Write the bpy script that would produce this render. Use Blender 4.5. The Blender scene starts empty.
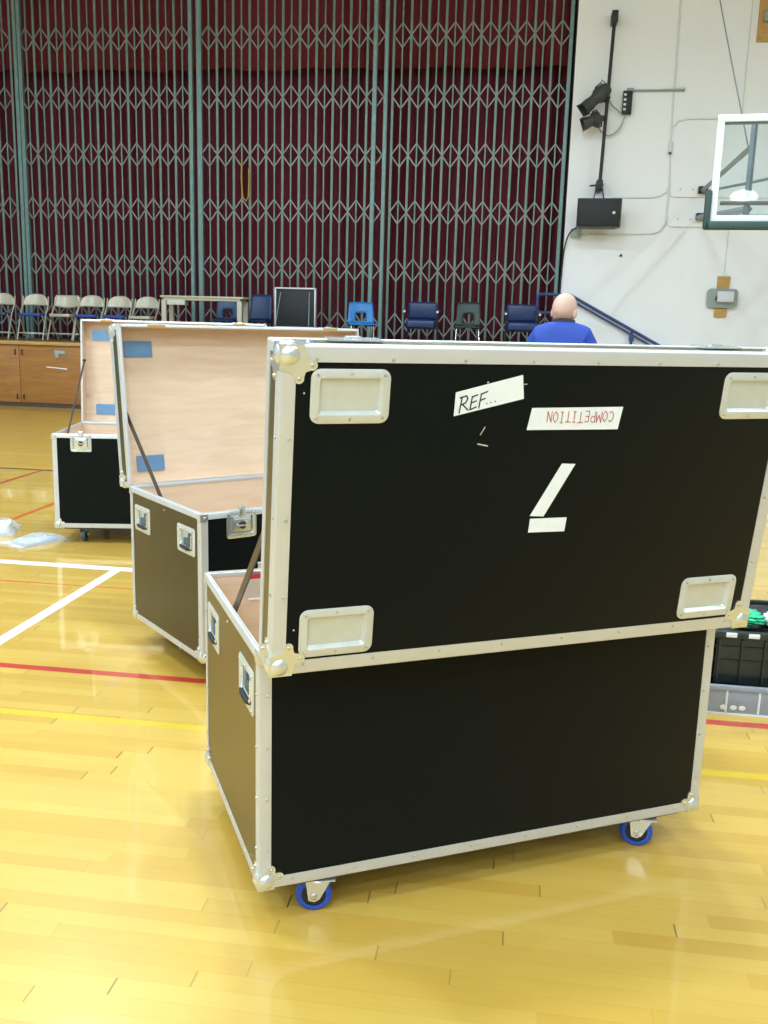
import bpy, bmesh, math, random
from mathutils import Vector, Matrix
random.seed(7)
PI = math.pi
R = math.radians
S = bpy.context.scene
COL = S.collection

# ------------------------------------------------------------------ camera
F_PX, PITCH, ROLL, YAW, CAM_H = 936.7, R(11.44), R(1.5814), R(7.7), 1.5607
cd = bpy.data.cameras.new('camera'); cam = bpy.data.objects.new('camera', cd); COL.objects.link(cam)
cd.sensor_fit = 'VERTICAL'; cd.sensor_height = 36.0; cd.sensor_width = 27.0
cd.lens = F_PX * 36.0 / 1024.0
cd.clip_start = 0.05; cd.clip_end = 200
_f = Vector((0, math.cos(PITCH), -math.sin(PITCH)))
_r = Vector((1, 0, 0)); _u = Vector((0, math.sin(PITCH), math.cos(PITCH)))
_rr = _r * math.cos(ROLL) + _u * math.sin(ROLL)
_uu = -_r * math.sin(ROLL) + _u * math.cos(ROLL)
_m = Matrix((( _rr.x, _uu.x, -_f.x), (_rr.y, _uu.y, -_f.y), (_rr.z, _uu.z, -_f.z)))
_m = Matrix.Rotation(YAW, 3, 'Z') @ _m
cam.matrix_world = Matrix.Translation((0, 0, CAM_H)) @ _m.to_4x4()
S.camera = cam

# ------------------------------------------------------------------ world and exposure
w = bpy.data.worlds.new('world'); S.world = w; w.use_nodes = True
w.node_tree.nodes['Background'].inputs[0].default_value = (0.9, 0.95, 1.0, 1)
w.node_tree.nodes['Background'].inputs[1].default_value = 0.3
S.view_settings.view_transform = 'Standard'; S.view_settings.look = 'None'
S.view_settings.gamma = 1.0; S.view_settings.use_curve_mapping = False
S.view_settings.exposure = -0.08
LAMP_W = 200.0
LAMP_COL = (0.70, 0.86, 1.0)
LAMP_SPOTS = [(x, -22.6) for x in (-9.6, -3.65, 2.3, 8.3)] + [(x, y) for y in (-15, -8.5, -2.5, 3.3, 8.9) for x in (-9.5, -4.6, -0.3, 5.8)]
LAMP_Z = 7.15

# ------------------------------------------------------------------ materials
def mat(name, col, rough=0.5, metal=0.0, coat=0.0, coat_rough=0.1, noise=0.0, nscale=20.0, bump=0.0, emit=None, estr=0, spec=0.5, stretch=(1, 1, 1), alpha=1.0, trans=0.0, sheen=0.0, nr=0.0):
    m = bpy.data.materials.new(name); m.use_nodes = True
    nt = m.node_tree; b = nt.nodes['Principled BSDF']
    b.inputs['Base Color'].default_value = (*col, 1)
    b.inputs['Roughness'].default_value = rough
    b.inputs['Metallic'].default_value = metal
    b.inputs['Coat Weight'].default_value = coat
    b.inputs['Coat Roughness'].default_value = coat_rough
    b.inputs['Specular IOR Level'].default_value = spec
    b.inputs['Transmission Weight'].default_value = trans
    b.inputs['Sheen Weight'].default_value = sheen
    b.inputs['Alpha'].default_value = alpha
    if emit:
        b.inputs['Emission Color'].default_value = (*emit, 1); b.inputs['Emission Strength'].default_value = estr
    tc = nt.nodes.new('ShaderNodeTexCoord'); mp = nt.nodes.new('ShaderNodeMapping')
    mp.inputs['Scale'].default_value = stretch
    nt.links.new(tc.outputs['Object'], mp.inputs['Vector'])
    nz = nt.nodes.new('ShaderNodeTexNoise'); nz.inputs['Scale'].default_value = nscale; nz.inputs['Detail'].default_value = 5
    nt.links.new(mp.outputs[0], nz.inputs['Vector'])
    if noise > 0:
        mx = nt.nodes.new('ShaderNodeMix'); mx.data_type = 'RGBA'
        k = 1 + noise; j = 1 - noise
        mx.inputs[6].default_value = (min(1, col[0]*j), min(1, col[1]*j), min(1, col[2]*j), 1)
        mx.inputs[7].default_value = (min(1, col[0]*k), min(1, col[1]*k), min(1, col[2]*k), 1)
        nt.links.new(nz.outputs['Fac'], mx.inputs[0]); nt.links.new(mx.outputs[2], b.inputs['Base Color'])
    if nr > 0:
        mr = nt.nodes.new('ShaderNodeMapRange'); mr.inputs[3].default_value = max(0, rough - nr); mr.inputs[4].default_value = rough + nr
        nt.links.new(nz.outputs['Fac'], mr.inputs[0]); nt.links.new(mr.outputs[0], b.inputs['Roughness'])
    if bump > 0:
        bp = nt.nodes.new('ShaderNodeBump'); bp.inputs['Strength'].default_value = bump; bp.inputs['Distance'].default_value = 0.01
        nt.links.new(nz.outputs['Fac'], bp.inputs['Height']); nt.links.new(bp.outputs[0], b.inputs['Normal'])
    return m

def ply_mat(name, a, b_, scale=1.0):
    m = bpy.data.materials.new(name); m.use_nodes = True; nt = m.node_tree; L = nt.links
    b = nt.nodes['Principled BSDF']; b.inputs['Roughness'].default_value = 0.55
    tc = nt.nodes.new('ShaderNodeTexCoord'); mp = nt.nodes.new('ShaderNodeMapping')
    mp.inputs['Scale'].default_value = (1.2*scale, 9*scale, 9*scale)
    L.new(tc.outputs['Object'], mp.inputs['Vector'])
    n1 = nt.nodes.new('ShaderNodeTexNoise'); n1.inputs['Scale'].default_value = 3; n1.inputs['Detail'].default_value = 8; n1.inputs['Distortion'].default_value = 0.8
    L.new(mp.outputs[0], n1.inputs['Vector'])
    cr = nt.nodes.new('ShaderNodeValToRGB')
    cr.color_ramp.elements[0].position = 0.28; cr.color_ramp.elements[0].color = (*a, 1)
    cr.color_ramp.elements[1].position = 0.66; cr.color_ramp.elements[1].color = (*b_, 1)
    L.new(n1.outputs['Fac'], cr.inputs[0])
    # sparse knots
    vo = nt.nodes.new('ShaderNodeTexVoronoi'); vo.inputs['Scale'].default_value = 2.3
    mp2 = nt.nodes.new('ShaderNodeMapping'); mp2.inputs['Scale'].default_value = (0.6, 1.6, 1.6)
    L.new(tc.outputs['Object'], mp2.inputs['Vector']); L.new(mp2.outputs[0], vo.inputs['Vector'])
    kr = nt.nodes.new('ShaderNodeMapRange'); kr.inputs[1].default_value = 0.03; kr.inputs[2].default_value = 0.09; kr.inputs[3].default_value = 0.45; kr.inputs[4].default_value = 0.0
    L.new(vo.outputs['Distance'], kr.inputs[0])
    mx = nt.nodes.new('ShaderNodeMix'); mx.data_type = 'RGBA'; mx.inputs[7].default_value = (a[0]*.55, a[1]*.42, a[2]*.35, 1)
    L.new(kr.outputs[0], mx.inputs[0]); L.new(cr.outputs[0], mx.inputs[6]); L.new(mx.outputs[2], b.inputs['Base Color'])
    return m

def math_(nt, op, a, b=None, c=None):
    n = nt.nodes.new('ShaderNodeMath'); n.operation = op
    for i, v in enumerate((a, b, c)):
        if v is None: continue
        if isinstance(v, (int, float)): n.inputs[i].default_value = v
        else: nt.links.new(v, n.inputs[i])
    return n.outputs[0]

def floor_mat():
    m = bpy.data.materials.new('maple_court_floor'); m.use_nodes = True; nt = m.node_tree; L = nt.links
    b = nt.nodes['Principled BSDF']
    tc = nt.nodes.new('ShaderNodeTexCoord'); sx = nt.nodes.new('ShaderNodeSeparateXYZ'); L.new(tc.outputs['Object'], sx.inputs[0])
    X, Y = sx.outputs[0], sx.outputs[1]
    row = math_(nt, 'DIVIDE', Y, 0.057); rid = math_(nt, 'FLOOR', row); rf = math_(nt, 'FRACT', row)
    wn = nt.nodes.new('ShaderNodeTexWhiteNoise'); wn.noise_dimensions = '1D'; L.new(rid, wn.inputs['W'])
    ln = math_(nt, 'MULTIPLY_ADD', wn.outputs['Value'], 0.5, 0.75)
    off = math_(nt, 'MULTIPLY', wn.outputs['Value'], 37.0)
    u = math_(nt, 'ADD', math_(nt, 'DIVIDE', X, ln), off)
    uid = math_(nt, 'FLOOR', u); uf = math_(nt, 'FRACT', u)
    cv = nt.nodes.new('ShaderNodeCombineXYZ'); L.new(rid, cv.inputs[0]); L.new(uid, cv.inputs[1])
    wn2 = nt.nodes.new('ShaderNodeTexWhiteNoise'); wn2.noise_dimensions = '2D'; L.new(cv.outputs[0], wn2.inputs['Vector'])
    # grain
    mp = nt.nodes.new('ShaderNodeMapping'); mp.inputs['Scale'].default_value = (1.6, 28, 1)
    L.new(tc.outputs['Object'], mp.inputs['Vector'])
    nz = nt.nodes.new('ShaderNodeTexNoise'); nz.inputs['Scale'].default_value = 3; nz.inputs['Detail'].default_value = 6
    L.new(mp.outputs[0], nz.inputs['Vector'])
    n3 = nt.nodes.new('ShaderNodeTexNoise'); n3.inputs['Scale'].default_value = 1.3; L.new(tc.outputs['Object'], n3.inputs['Vector'])
    t = math_(nt, 'ADD', math_(nt, 'MULTIPLY', wn2.outputs['Value'], 0.62), math_(nt, 'ADD', math_(nt, 'MULTIPLY', nz.outputs['Fac'], 0.33), math_(nt, 'MULTIPLY', n3.outputs['Fac'], 0.25)))
    cr = nt.nodes.new('ShaderNodeValToRGB')
    e = cr.color_ramp.elements
    e[0].position = 0.1; e[0].color = (0.51, 0.295, 0.043, 1)
    e[1].position = 1.05; e[1].color = (0.62, 0.41, 0.085, 1)
    k = e.new(0.55); k.color = (0.57, 0.355, 0.060, 1)
    L.new(t, cr.inputs[0])
    # butt joints and long seams
    du = math_(nt, 'MULTIPLY', math_(nt, 'MINIMUM', uf, math_(nt, 'SUBTRACT', 1.0, uf)), ln)
    wn3 = nt.nodes.new('ShaderNodeTexWhiteNoise'); wn3.noise_dimensions = '2D'
    cv3 = nt.nodes.new('ShaderNodeCombineXYZ'); L.new(rid, cv3.inputs[0]); L.new(math_(nt, 'ROUND', u), cv3.inputs[1]); L.new(cv3.outputs[0], wn3.inputs['Vector'])
    bj = math_(nt, 'MULTIPLY', math_(nt, 'LESS_THAN', du, 0.0022), math_(nt, 'MULTIPLY', math_(nt, 'POWER', wn3.outputs['Value'], 1.5), 0.9))
    dr = math_(nt, 'MINIMUM', rf, math_(nt, 'SUBTRACT', 1.0, rf))
    sj = math_(nt, 'MULTIPLY', math_(nt, 'LESS_THAN', dr, 0.012), 0.16)
    seam = math_(nt, 'MAXIMUM', bj, sj)
    m1 = nt.nodes.new('ShaderNodeMix'); m1.data_type = 'RGBA'; L.new(seam, m1.inputs[0]); L.new(cr.outputs[0], m1.inputs[6]); m1.inputs[7].default_value = (0.06, 0.035, 0.012, 1)
    last = m1.outputs[2]
    def rect(x0, x1, y0, y1, col, op=1.0):
        nonlocal last
        a = math_(nt, 'MULTIPLY', math_(nt, 'GREATER_THAN', X, x0), math_(nt, 'LESS_THAN', X, x1))
        c = math_(nt, 'MULTIPLY', math_(nt, 'GREATER_THAN', Y, y0), math_(nt, 'LESS_THAN', Y, y1))
        f = math_(nt, 'MULTIPLY', math_(nt, 'MULTIPLY', a, c), op)
        mm = nt.nodes.new('ShaderNodeMix'); mm.data_type = 'RGBA'
        L.new(f, mm.inputs[0]); L.new(last, mm.inputs[6]); mm.inputs[7].default_value = (*col, 1); last = mm.outputs[2]
    RED = (0.50, 0.045, 0.025); ORG = (0.62, 0.13, 0.02); WH = (0.86, 0.85, 0.78); YL = (0.70, 0.52, 0.02)
    rect(-14, 14, 3.245, 3.29, YL, 0.6)
    rect(-14, 14, 3.705, 3.757, RED)
    rect(-14, 14, 4.993, 5.012, ORG)
    rect(-2.435, -2.37, -6, 5.40, WH)
    rect(-14, 14, 5.365, 5.45, WH)
    rect(-3.795, -3.745, 5.45, 12.0, ORG)
    rect(-4.715, -4.67, 6.5, 8.80, RED)
    rect(-14, -2.0, 8.79, 8.86, (0.05, 0.03, 0.025))
    L.new(last, b.inputs['Base Color'])
    b.inputs['Roughness'].default_value = 0.36
    b.inputs['Coat Weight'].default_value = 0.75
    n4 = nt.nodes.new('ShaderNodeTexNoise'); n4.inputs['Scale'].default_value = 2.0; n4.inputs['Detail'].default_value = 4; L.new(tc.outputs['Object'], n4.inputs['Vector'])
    cr_ = nt.nodes.new('ShaderNodeMapRange'); cr_.inputs[3].default_value = 0.03; cr_.inputs[4].default_value = 0.07
    L.new(n4.outputs['Fac'], cr_.inputs[0]); L.new(cr_.outputs[0], b.inputs['Coat Roughness'])
    bp = nt.nodes.new('ShaderNodeBump'); bp.inputs['Strength'].default_value = 0.25; bp.inputs['Distance'].default_value = 0.001
    L.new(math_(nt, 'SUBTRACT', wn2.outputs['Value'], math_(nt, 'MULTIPLY', seam, 2.0)), bp.inputs['Height']); L.new(bp.outputs[0], b.inputs['Normal'])
    return m

M = dict(
    floor=floor_mat(),
    alu=mat('aluminium_extrusion', (0.60, 0.61, 0.62), 0.48, metal=0.55, noise=0.06, nscale=9, stretch=(1, 1, 1), nr=0.05),
    zinc=mat('zinc_steel', (0.66, 0.70, 0.71), 0.27, metal=0.8, noise=0.05, nscale=30),
    dish=mat('galvanised_dish', (0.58, 0.60, 0.57), 0.45, metal=0.4, noise=0.10, nscale=26, nr=0.08),
    rivet=mat('rivet_steel', (0.55, 0.54, 0.50), 0.30, metal=0.9),
    ply=ply_mat('birch_plywood', (0.66, 0.475, 0.325), (0.74, 0.56, 0.40)),
    brace=mat('dark_steel_stay', (0.05, 0.035, 0.03), 0.4, metal=0.3),
    rubber=mat('black_rubber', (0.012, 0.012, 0.014), 0.6),
    bluewheel=mat('blue_tread', (0.01, 0.065, 0.42), 0.38),
    greywheel=mat('grey_blue_tread', (0.05, 0.09, 0.13), 0.45),
    tape=mat('white_gaffer_tape', (0.76, 0.79, 0.81), 0.6, noise=0.04, nscale=60, bump=0.15),
    ink=mat('black_marker', (0.01, 0.01, 0.012), 0.5),
    redink=mat('red_marker', (0.45, 0.03, 0.03), 0.5),
    wall=mat('white_painted_wall', (0.88, 0.885, 0.905), 0.55, noise=0.035, nscale=1.2, bump=0.12),
    sidewall=mat('grey_side_wall', (0.52, 0.56, 0.60), 0.6, noise=0.04, nscale=1.0),
    ceil=mat('ceiling_paint', (0.62, 0.66, 0.70), 0.7, noise=0.05, nscale=2.0),
    whiteconduit=mat('painted_conduit', (0.74, 0.75, 0.74), 0.5, noise=0.04),
    stagewood=ply_mat('stained_stage_panel', (0.26, 0.105, 0.022), (0.37, 0.165, 0.038), 0.6),
    nosing=ply_mat('stage_nosing', (0.42, 0.24, 0.06), (0.50, 0.30, 0.09), 0.7),
    stagefloor=mat('stage_floor', (0.16, 0.10, 0.05), 0.5, noise=0.2, nscale=5),
    baseb=mat('dark_baseboard', (0.06, 0.04, 0.03), 0.5),
    curtain=mat('maroon_curtain', (0.115, 0.004, 0.016), 0.85, noise=0.25, nscale=3, sheen=0.1, stretch=(4, 4, 0.4)),
    valance=mat('lit_maroon_valance', (0.15, 0.008, 0.014), 0.8, noise=0.25, nscale=3, sheen=0.1, stretch=(4, 4, 0.4)),  # brighter than the curtain: the light falling on it is put into the colour
    gate=mat('grey_green_gate_paint', (0.16, 0.235, 0.215), 0.45, metal=0.2, noise=0.2, nscale=12),
    gatepost=mat('pale_green_gate_paint', (0.17, 0.275, 0.265), 0.42, metal=0.2, noise=0.2, nscale=12),
    lattice=mat('grey_lattice_strap', (0.20, 0.225, 0.215), 0.45, metal=0.3, noise=0.15, nscale=12),
    black=mat('matte_black', (0.012, 0.013, 0.014), 0.6),
    blackmetal=mat('black_metal', (0.02, 0.022, 0.022), 0.45, metal=0.3),
    darkgrey=mat('dark_grey_can', (0.06, 0.065, 0.055), 0.5, metal=0.2),
    beige=mat('beige_chair_metal', (0.46, 0.42, 0.31), 0.30, metal=0.1, noise=0.08, coat=0.4),
    bluevinyl=mat('blue_vinyl', (0.01, 0.045, 0.26), 0.4),
    tealvinyl=mat('dark_teal_vinyl', (0.01, 0.05, 0.11), 0.4),
    navy=mat('navy_vinyl', (0.008, 0.024, 0.10), 0.35, noise=0.15),
    brightblue=mat('bright_blue_plastic', (0.010, 0.17, 0.46), 0.4, noise=0.08),
    midblue=mat('mid_blue_plastic', (0.018, 0.06, 0.15), 0.45, noise=0.1),
    deepblue=mat('deep_blue_plastic', (0.010, 0.03, 0.11), 0.45, noise=0.1),
    darkgreen=mat('dark_green_plastic', (0.014, 0.035, 0.03), 0.45, noise=0.1),
    chrome=mat('chrome', (0.8, 0.8, 0.8), 0.18, metal=1.0),
    table=mat('beige_table_laminate', (0.50, 0.46, 0.34), 0.4, noise=0.05),
    tabledrawer=mat('pale_drawer', (0.56, 0.56, 0.48), 0.4),
    rail=mat('navy_blue_rail_paint', (0.035, 0.065, 0.21), 0.35, noise=0.1),
    blockwood=ply_mat('varnished_block', (0.46, 0.25, 0.06), (0.58, 0.35, 0.11), 2.0),
    greypanel=mat('grey_enclosure', (0.30, 0.36, 0.34), 0.45, noise=0.15, nscale=30),
    whitebox=mat('pale_grey_box', (0.66, 0.70, 0.74), 0.4),
    pad=mat('dark_green_padding', (0.025, 0.06, 0.055), 0.5),
    bbwhite=mat('white_backboard_frame', (0.68, 0.72, 0.73), 0.4),
    strut=mat('grey_steel_strut', (0.22, 0.25, 0.27), 0.4, metal=0.3),
    skin=mat('skin', (0.60, 0.39, 0.31), 0.45, noise=0.06, nscale=18),
    jacket=mat('royal_blue_jacket', (0.003, 0.042, 0.33), 0.6, noise=0.15, nscale=8),
    collar=mat('black_collar', (0.01, 0.01, 0.014), 0.7),
    trouser=mat('charcoal_trousers', (0.04, 0.04, 0.045), 0.8),
    crate=mat('black_crate_plastic', (0.012, 0.018, 0.016), 0.38, noise=0.1),
    totelid=mat('grey_blue_tote', (0.26, 0.30, 0.36), 0.22, noise=0.08, coat=0.5),
    bag=mat('clear_plastic_film', (0.80, 0.84, 0.86), 0.16, alpha=0.35, noise=0.06, nscale=30, bump=0.6),
    bagblue=mat('blue_grey_packet', (0.42, 0.50, 0.62), 0.25, noise=0.2, nscale=25, bump=0.3),
    green=mat('green_packet', (0.02, 0.42, 0.20), 0.35, noise=0.3, nscale=40),
    whitepk=mat('white_packet', (0.78, 0.80, 0.80), 0.4, bump=0.3),
    yellow=mat('yellow_cord', (0.45, 0.28, 0.02), 0.6),
    red=mat('red_plastic', (0.50, 0.02, 0.03), 0.4),
    lampmetal=mat('lamp_housing', (0.5, 0.5, 0.5), 0.4, metal=0.5),
    lampglow=mat('lamp_lens', (1, 1, 1), 0.5, emit=(0.72, 0.87, 1.0), estr=17),
    led=mat('white_led', (1, 1, 1), 0.5, emit=(1, 1, 1), estr=1.5),
)

def laminate_mat():
    m = bpy.data.materials.new('black_phenolic_laminate'); m.use_nodes = True; nt = m.node_tree
    for n in list(nt.nodes): nt.nodes.remove(n)
    o = nt.nodes.new('ShaderNodeOutputMaterial'); d = nt.nodes.new('ShaderNodeBsdfDiffuse'); d.inputs[0].default_value = (0.0042, 0.0066, 0.0075, 1)
    g = nt.nodes.new('ShaderNodeBsdfGlossy'); g.inputs['Roughness'].default_value = 0.34; g.inputs[0].default_value = (1.0, 0.90, 0.60, 1)  # warm gloss tint paints in the yellow floor's reflection on the case sides
    lw = nt.nodes.new('ShaderNodeLayerWeight'); lw.inputs[0].default_value = 0.5   # facing = 1 - cos at 0.5
    fac = math_(nt, 'MULTIPLY_ADD', math_(nt, 'POWER', lw.outputs['Facing'], 3.0), 0.62, 0.006)
    fac = math_(nt, 'MINIMUM', fac, 0.30)
    x = nt.nodes.new('ShaderNodeMixShader'); nt.links.new(fac, x.inputs[0]); nt.links.new(d.outputs[0], x.inputs[1]); nt.links.new(g.outputs[0], x.inputs[2])
    nt.links.new(x.outputs[0], o.inputs[0]); return m
M['lam'] = laminate_mat()

def glass_mat():
    m = bpy.data.materials.new('backboard_glass'); m.use_nodes = True; nt = m.node_tree
    for n in list(nt.nodes): nt.nodes.remove(n)
    o = nt.nodes.new('ShaderNodeOutputMaterial'); t = nt.nodes.new('ShaderNodeBsdfTransparent'); t.inputs[0].default_value = (0.93, 0.98, 0.98, 1)
    g = nt.nodes.new('ShaderNodeBsdfGlossy'); g.inputs['Roughness'].default_value = 0.015
    fr = nt.nodes.new('ShaderNodeFresnel'); fr.inputs[0].default_value = 1.5
    x = nt.nodes.new('ShaderNodeMixShader')
    nt.links.new(fr.outputs[0], x.inputs[0]); nt.links.new(t.outputs[0], x.inputs[1]); nt.links.new(g.outputs[0], x.inputs[2]); nt.links.new(x.outputs[0], o.inputs[0])
    return m
M['glass'] = glass_mat()

# ------------------------------------------------------------------ mesh builder
class MB:
    def __init__(s): s.bm = bmesh.new(); s.mats = []
    def mi(s, m):
        if m is None: return 0
        if m not in s.mats: s.mats.append(m)
        return s.mats.index(m)
    def poly(s, pts, m=None):
        f = s.bm.faces.new([s.bm.verts.new(p) for p in pts]); f.material_index = s.mi(m); return f
    def box(s, x0, x1, y0, y1, z0, z1, m=None, bev=0.0, seg=2, mtx=None):
        c = Vector(((x0+x1)/2, (y0+y1)/2, (z0+z1)/2)); sc = Matrix.Diagonal((abs(x1-x0), abs(y1-y0), abs(z1-z0), 1))
        mm = Matrix.Translation(c) @ sc
        if mtx is not None: mm = mtx @ mm
        n0 = set(s.bm.faces)
        r = bmesh.ops.create_cube(s.bm, size=1, matrix=mm)
        if bev > 0:
            es = list({e for v in r['verts'] for e in v.link_edges})
            bmesh.ops.bevel(s.bm, geom=es, offset=bev, segments=seg, affect='EDGES', profile=0.5)
        i = s.mi(m)
        for f in s.bm.faces:
            if f not in n0: f.material_index = i
        return s
    def tube(s, pts, r, m=None, n=10, cap=True, closed=False):
        pts = [Vector(p) for p in pts]; k = len(pts)
        rs = r if isinstance(r, (list, tuple)) else [r]*k
        rings = []; up = None
        for i, p in enumerate(pts):
            if closed: d = (pts[(i+1) % k] - pts[i-1]).normalized()
            elif i == 0: d = (pts[1]-p).normalized()
            elif i == k-1: d = (p-pts[i-1]).normalized()
            else: d = ((p-pts[i-1]).normalized() + (pts[i+1]-p).normalized()).normalized()
            if up is None:
                up = Vector((0, 0, 1)) if abs(d.z) < 0.9 else Vector((1, 0, 0))
            up = (up - d*up.dot(d)).normalized(); q = d.cross(up)
            rings.append([s.bm.verts.new(p + (up*math.cos(a) + q*math.sin(a))*rs[i]) for a in [2*PI*j/n for j in range(n)]])
        mi = s.mi(m)
        for i in range(k if closed else k-1):
            A, B = rings[i], rings[(i+1) % k]
            for j in range(n):
                f = s.bm.faces.new([A[j], A[(j+1) % n], B[(j+1) % n], B[j]]); f.material_index = mi
        if cap and not closed:
            f = s.bm.faces.new(rings[0][::-1]); f.material_index = mi
            f = s.bm.faces.new(rings[-1]); f.material_index = mi
        return s
    def lathe(s, prof, m=None, n=24, mtx=None, axis='Z'):
        # prof: list of (r, h)
        mtx = mtx or Matrix.Identity(4)
        if axis == 'X': mtx = mtx @ Matrix.Rotation(PI/2, 4, 'Y')
        if axis == 'Y': mtx = mtx @ Matrix.Rotation(-PI/2, 4, 'X')
        mi = s.mi(m); rings = []
        for r, h in prof:
            if r < 1e-6: rings.append([s.bm.verts.new(mtx @ Vector((0, 0, h)))])
            else: rings.append([s.bm.verts.new(mtx @ Vector((r*math.cos(2*PI*j/n), r*math.sin(2*PI*j/n), h))) for j in range(n)])
        for A, B in zip(rings, rings[1:]):
            for j in range(n):
                k = (j+1) % n
                if len(A) == 1 and len(B) == 1: continue
                if len(A) == 1: v = [A[0], B[k], B[j]]
                elif len(B) == 1: v = [A[j], A[k], B[0]]
                else: v = [A[j], A[k], B[k], B[j]]
                f = s.bm.faces.new(v); f.material_index = mi
        return s
    def prism(s, outline, o, u, v, n, d0, d1, m=None):
        # outline in 2D -> extruded from o+u*a+v*b + n*d0 to n*d1
        o, u, v, n = map(Vector, (o, u, v, n)); mi = s.mi(m)
        A = [s.bm.verts.new(o + u*a + v*b + n*d0) for a, b in outline]
        B = [s.bm.verts.new(o + u*a + v*b + n*d1) for a, b in outline]
        k = len(A)
        f = s.bm.faces.new(A[::-1]); f.material_index = mi
        f = s.bm.faces.new(B); f.material_index = mi
        for i in range(k):
            f = s.bm.faces.new([A[i], A[(i+1) % k], B[(i+1) % k], B[i]]); f.material_index = mi
        return s
    def ball(s, c, r, m=None, sc=(1, 1, 1), seg=16, rings=10, mtx=None):
        mm = (mtx or Matrix.Identity(4)) @ Matrix.Translation(c) @ Matrix.Diagonal((r*sc[0], r*sc[1], r*sc[2], 1))
        n0 = set(s.bm.faces)
        bmesh.ops.create_uvsphere(s.bm, u_segments=seg, v_segments=rings, radius=1, matrix=mm)
        i = s.mi(m)
        for f in s.bm.faces:
            if f not in n0: f.material_index = i
        return s
    def build(s, name, parent=None, m=None, smooth=True, ang=35):
        if m is not None and not s.mats: s.mats = [m]
        bmesh.ops.recalc_face_normals(s.bm, faces=s.bm.faces)
        me = bpy.data.meshes.new(name); s.bm.to_mesh(me); s.bm.free()
        for k in (s.mats or []): me.materials.append(k)
        if smooth:
            for p in me.polygons: p.use_smooth = True
            me.set_sharp_from_angle(angle=R(ang))
        o = bpy.data.objects.new(name, me); COL.objects.link(o)
        if parent is not None: o.parent = parent
        return o

def thing(name, label, cat, loc=(0, 0, 0), rz=0.0, group=None):
    o = bpy.data.objects.new(name, None); COL.objects.link(o); o.empty_display_size = 0.1
    o.location = loc; o.rotation_euler = (0, 0, rz); o['label'] = label; o['category'] = cat
    if group: o['group'] = group
    return o
def tag(o, label, cat, group=None, kind=None):
    o['label'] = label; o['category'] = cat
    if group: o['group'] = group
    if kind: o['kind'] = kind
    return o
def struct(o): o['kind'] = 'structure'; return o
def dup(root, loc=None, rz=None, label=None, group=None):
    r = root.copy(); COL.objects.link(r)
    if loc is not None: r.location = loc
    if rz is not None: r.rotation_euler = (0, 0, rz)
    if label: r['label'] = label
    if group: r['group'] = group
    for ch in list(root.children):
        c = ch.copy(); COL.objects.link(c); c.parent = r
        for g in list(ch.children):
            d = g.copy(); COL.objects.link(d); d.parent = c
    return r
def rrect(w, h, r, n=5, cx=0, cy=0):
    out = []
    for (sx, sy, a0) in ((1, 1, 0), (-1, 1, 90), (-1, -1, 180), (1, -1, 270)):
        for i in range(n+1):
            a = R(a0 + 90*i/n); out.append((cx + sx*(w/2-r) + r*math.cos(a), cy + sy*(h/2-r) + r*math.sin(a)))
    return out

# ------------------------------------------------------------------ the room
RX0, RX1, RY0, WY, CZ = -13.0, 12.0, -24.0, 16.8, 8.6
OPX = 0.69                      # right edge of the stage opening
b = MB(); b.box(RX0, RX1, RY0, 20.0, -0.1, 0.0); struct(b.build('floor', m=M['floor']))
b = MB(); b.box(RX0, RX1, RY0, 20.0, CZ, CZ+0.15); struct(b.build('ceiling', m=M['ceil']))
b = MB(); b.box(OPX, RX1, WY, WY+0.35, 0, CZ); struct(b.build('wall_back', m=M['wall']))
b = MB(); b.box(RX0, -12.3, WY, WY+0.35, 0, CZ); b.box(-12.3, OPX, WY, WY+0.35, 8.0, CZ); struct(b.build('wall_proscenium', m=M['wall']))
b = MB(); b.box(RX0, RX1, 19.85, 20.0, 0, CZ); struct(b.build('wall_stage_rear', m=M['black']))
b = MB(); b.box(RX0-0.15, RX0, RY0, 20, 0, CZ); struct(b.build('wall_left', m=M['sidewall']))
b = MB(); b.box(RX1, RX1+0.15, RY0, 20, 0, CZ); struct(b.build('wall_right', m=M['sidewall']))
b = MB(); b.box(RX0, RX1, RY0-0.15, RY0, 0, CZ); struct(b.build('wall_front', m=M['sidewall']))
b = MB(); b.box(OPX-0.012, OPX, WY+0.002, WY+1.4, 1.1, 8.0); struct(b.build('trim_1', m=M['black']))
# stage
SZ, SY, SX1 = 1.09, 14.9, 0.85
b = MB()
b.box(RX0, SX1, SY+0.03, 19.84, 0.0, SZ-0.05, M['stagewood'])
struct(b.build('stage_platform'))
b = MB(); b.box(RX0, SX1+0.02, SY+0.0, 19.84, SZ-0.05, SZ, M['stagefloor']); struct(b.build('stage_deck'))
b = MB(); b.box(RX0, SX1+0.03, SY-0.03, SY+0.0, SZ-0.055, SZ+0.004, M['nosing'], bev=0.006); struct(b.build('trim_2'))
b = MB(); b.box(RX0, SX1, SY, SY+0.03, 0.0, 0.06, M['baseb']); struct(b.build('baseboard_stage'))
def stage_door(x0, x1, label, hx):
    t = thing('storage_door', label, 'door', ((x0+x1)/2, SY+0.03, 0.07), 0, 'storage doors under the stage'); w_ = x1-x0
    b = MB(); b.box(-w_/2+0.004, w_/2-0.004, -0.022, -0.001, 0, 0.96, M['stagewood'], bev=0.003); b.build('door_panel', t)
    for z in ((0.80, 0.88), (0.06, 0.13)):
        b = MB(); b.tube([(hx, -0.02, z[0]), (hx, -0.045, z[0]+0.01), (hx, -0.045, z[1]-0.01), (hx, -0.02, z[1])], 0.010, M['blackmetal'], 8); b.build('door_pull', t)
    return t
edges = [-12.2, -10.2, -8.26, -6.3, -4.35, -2.4, -0.45]
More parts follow.
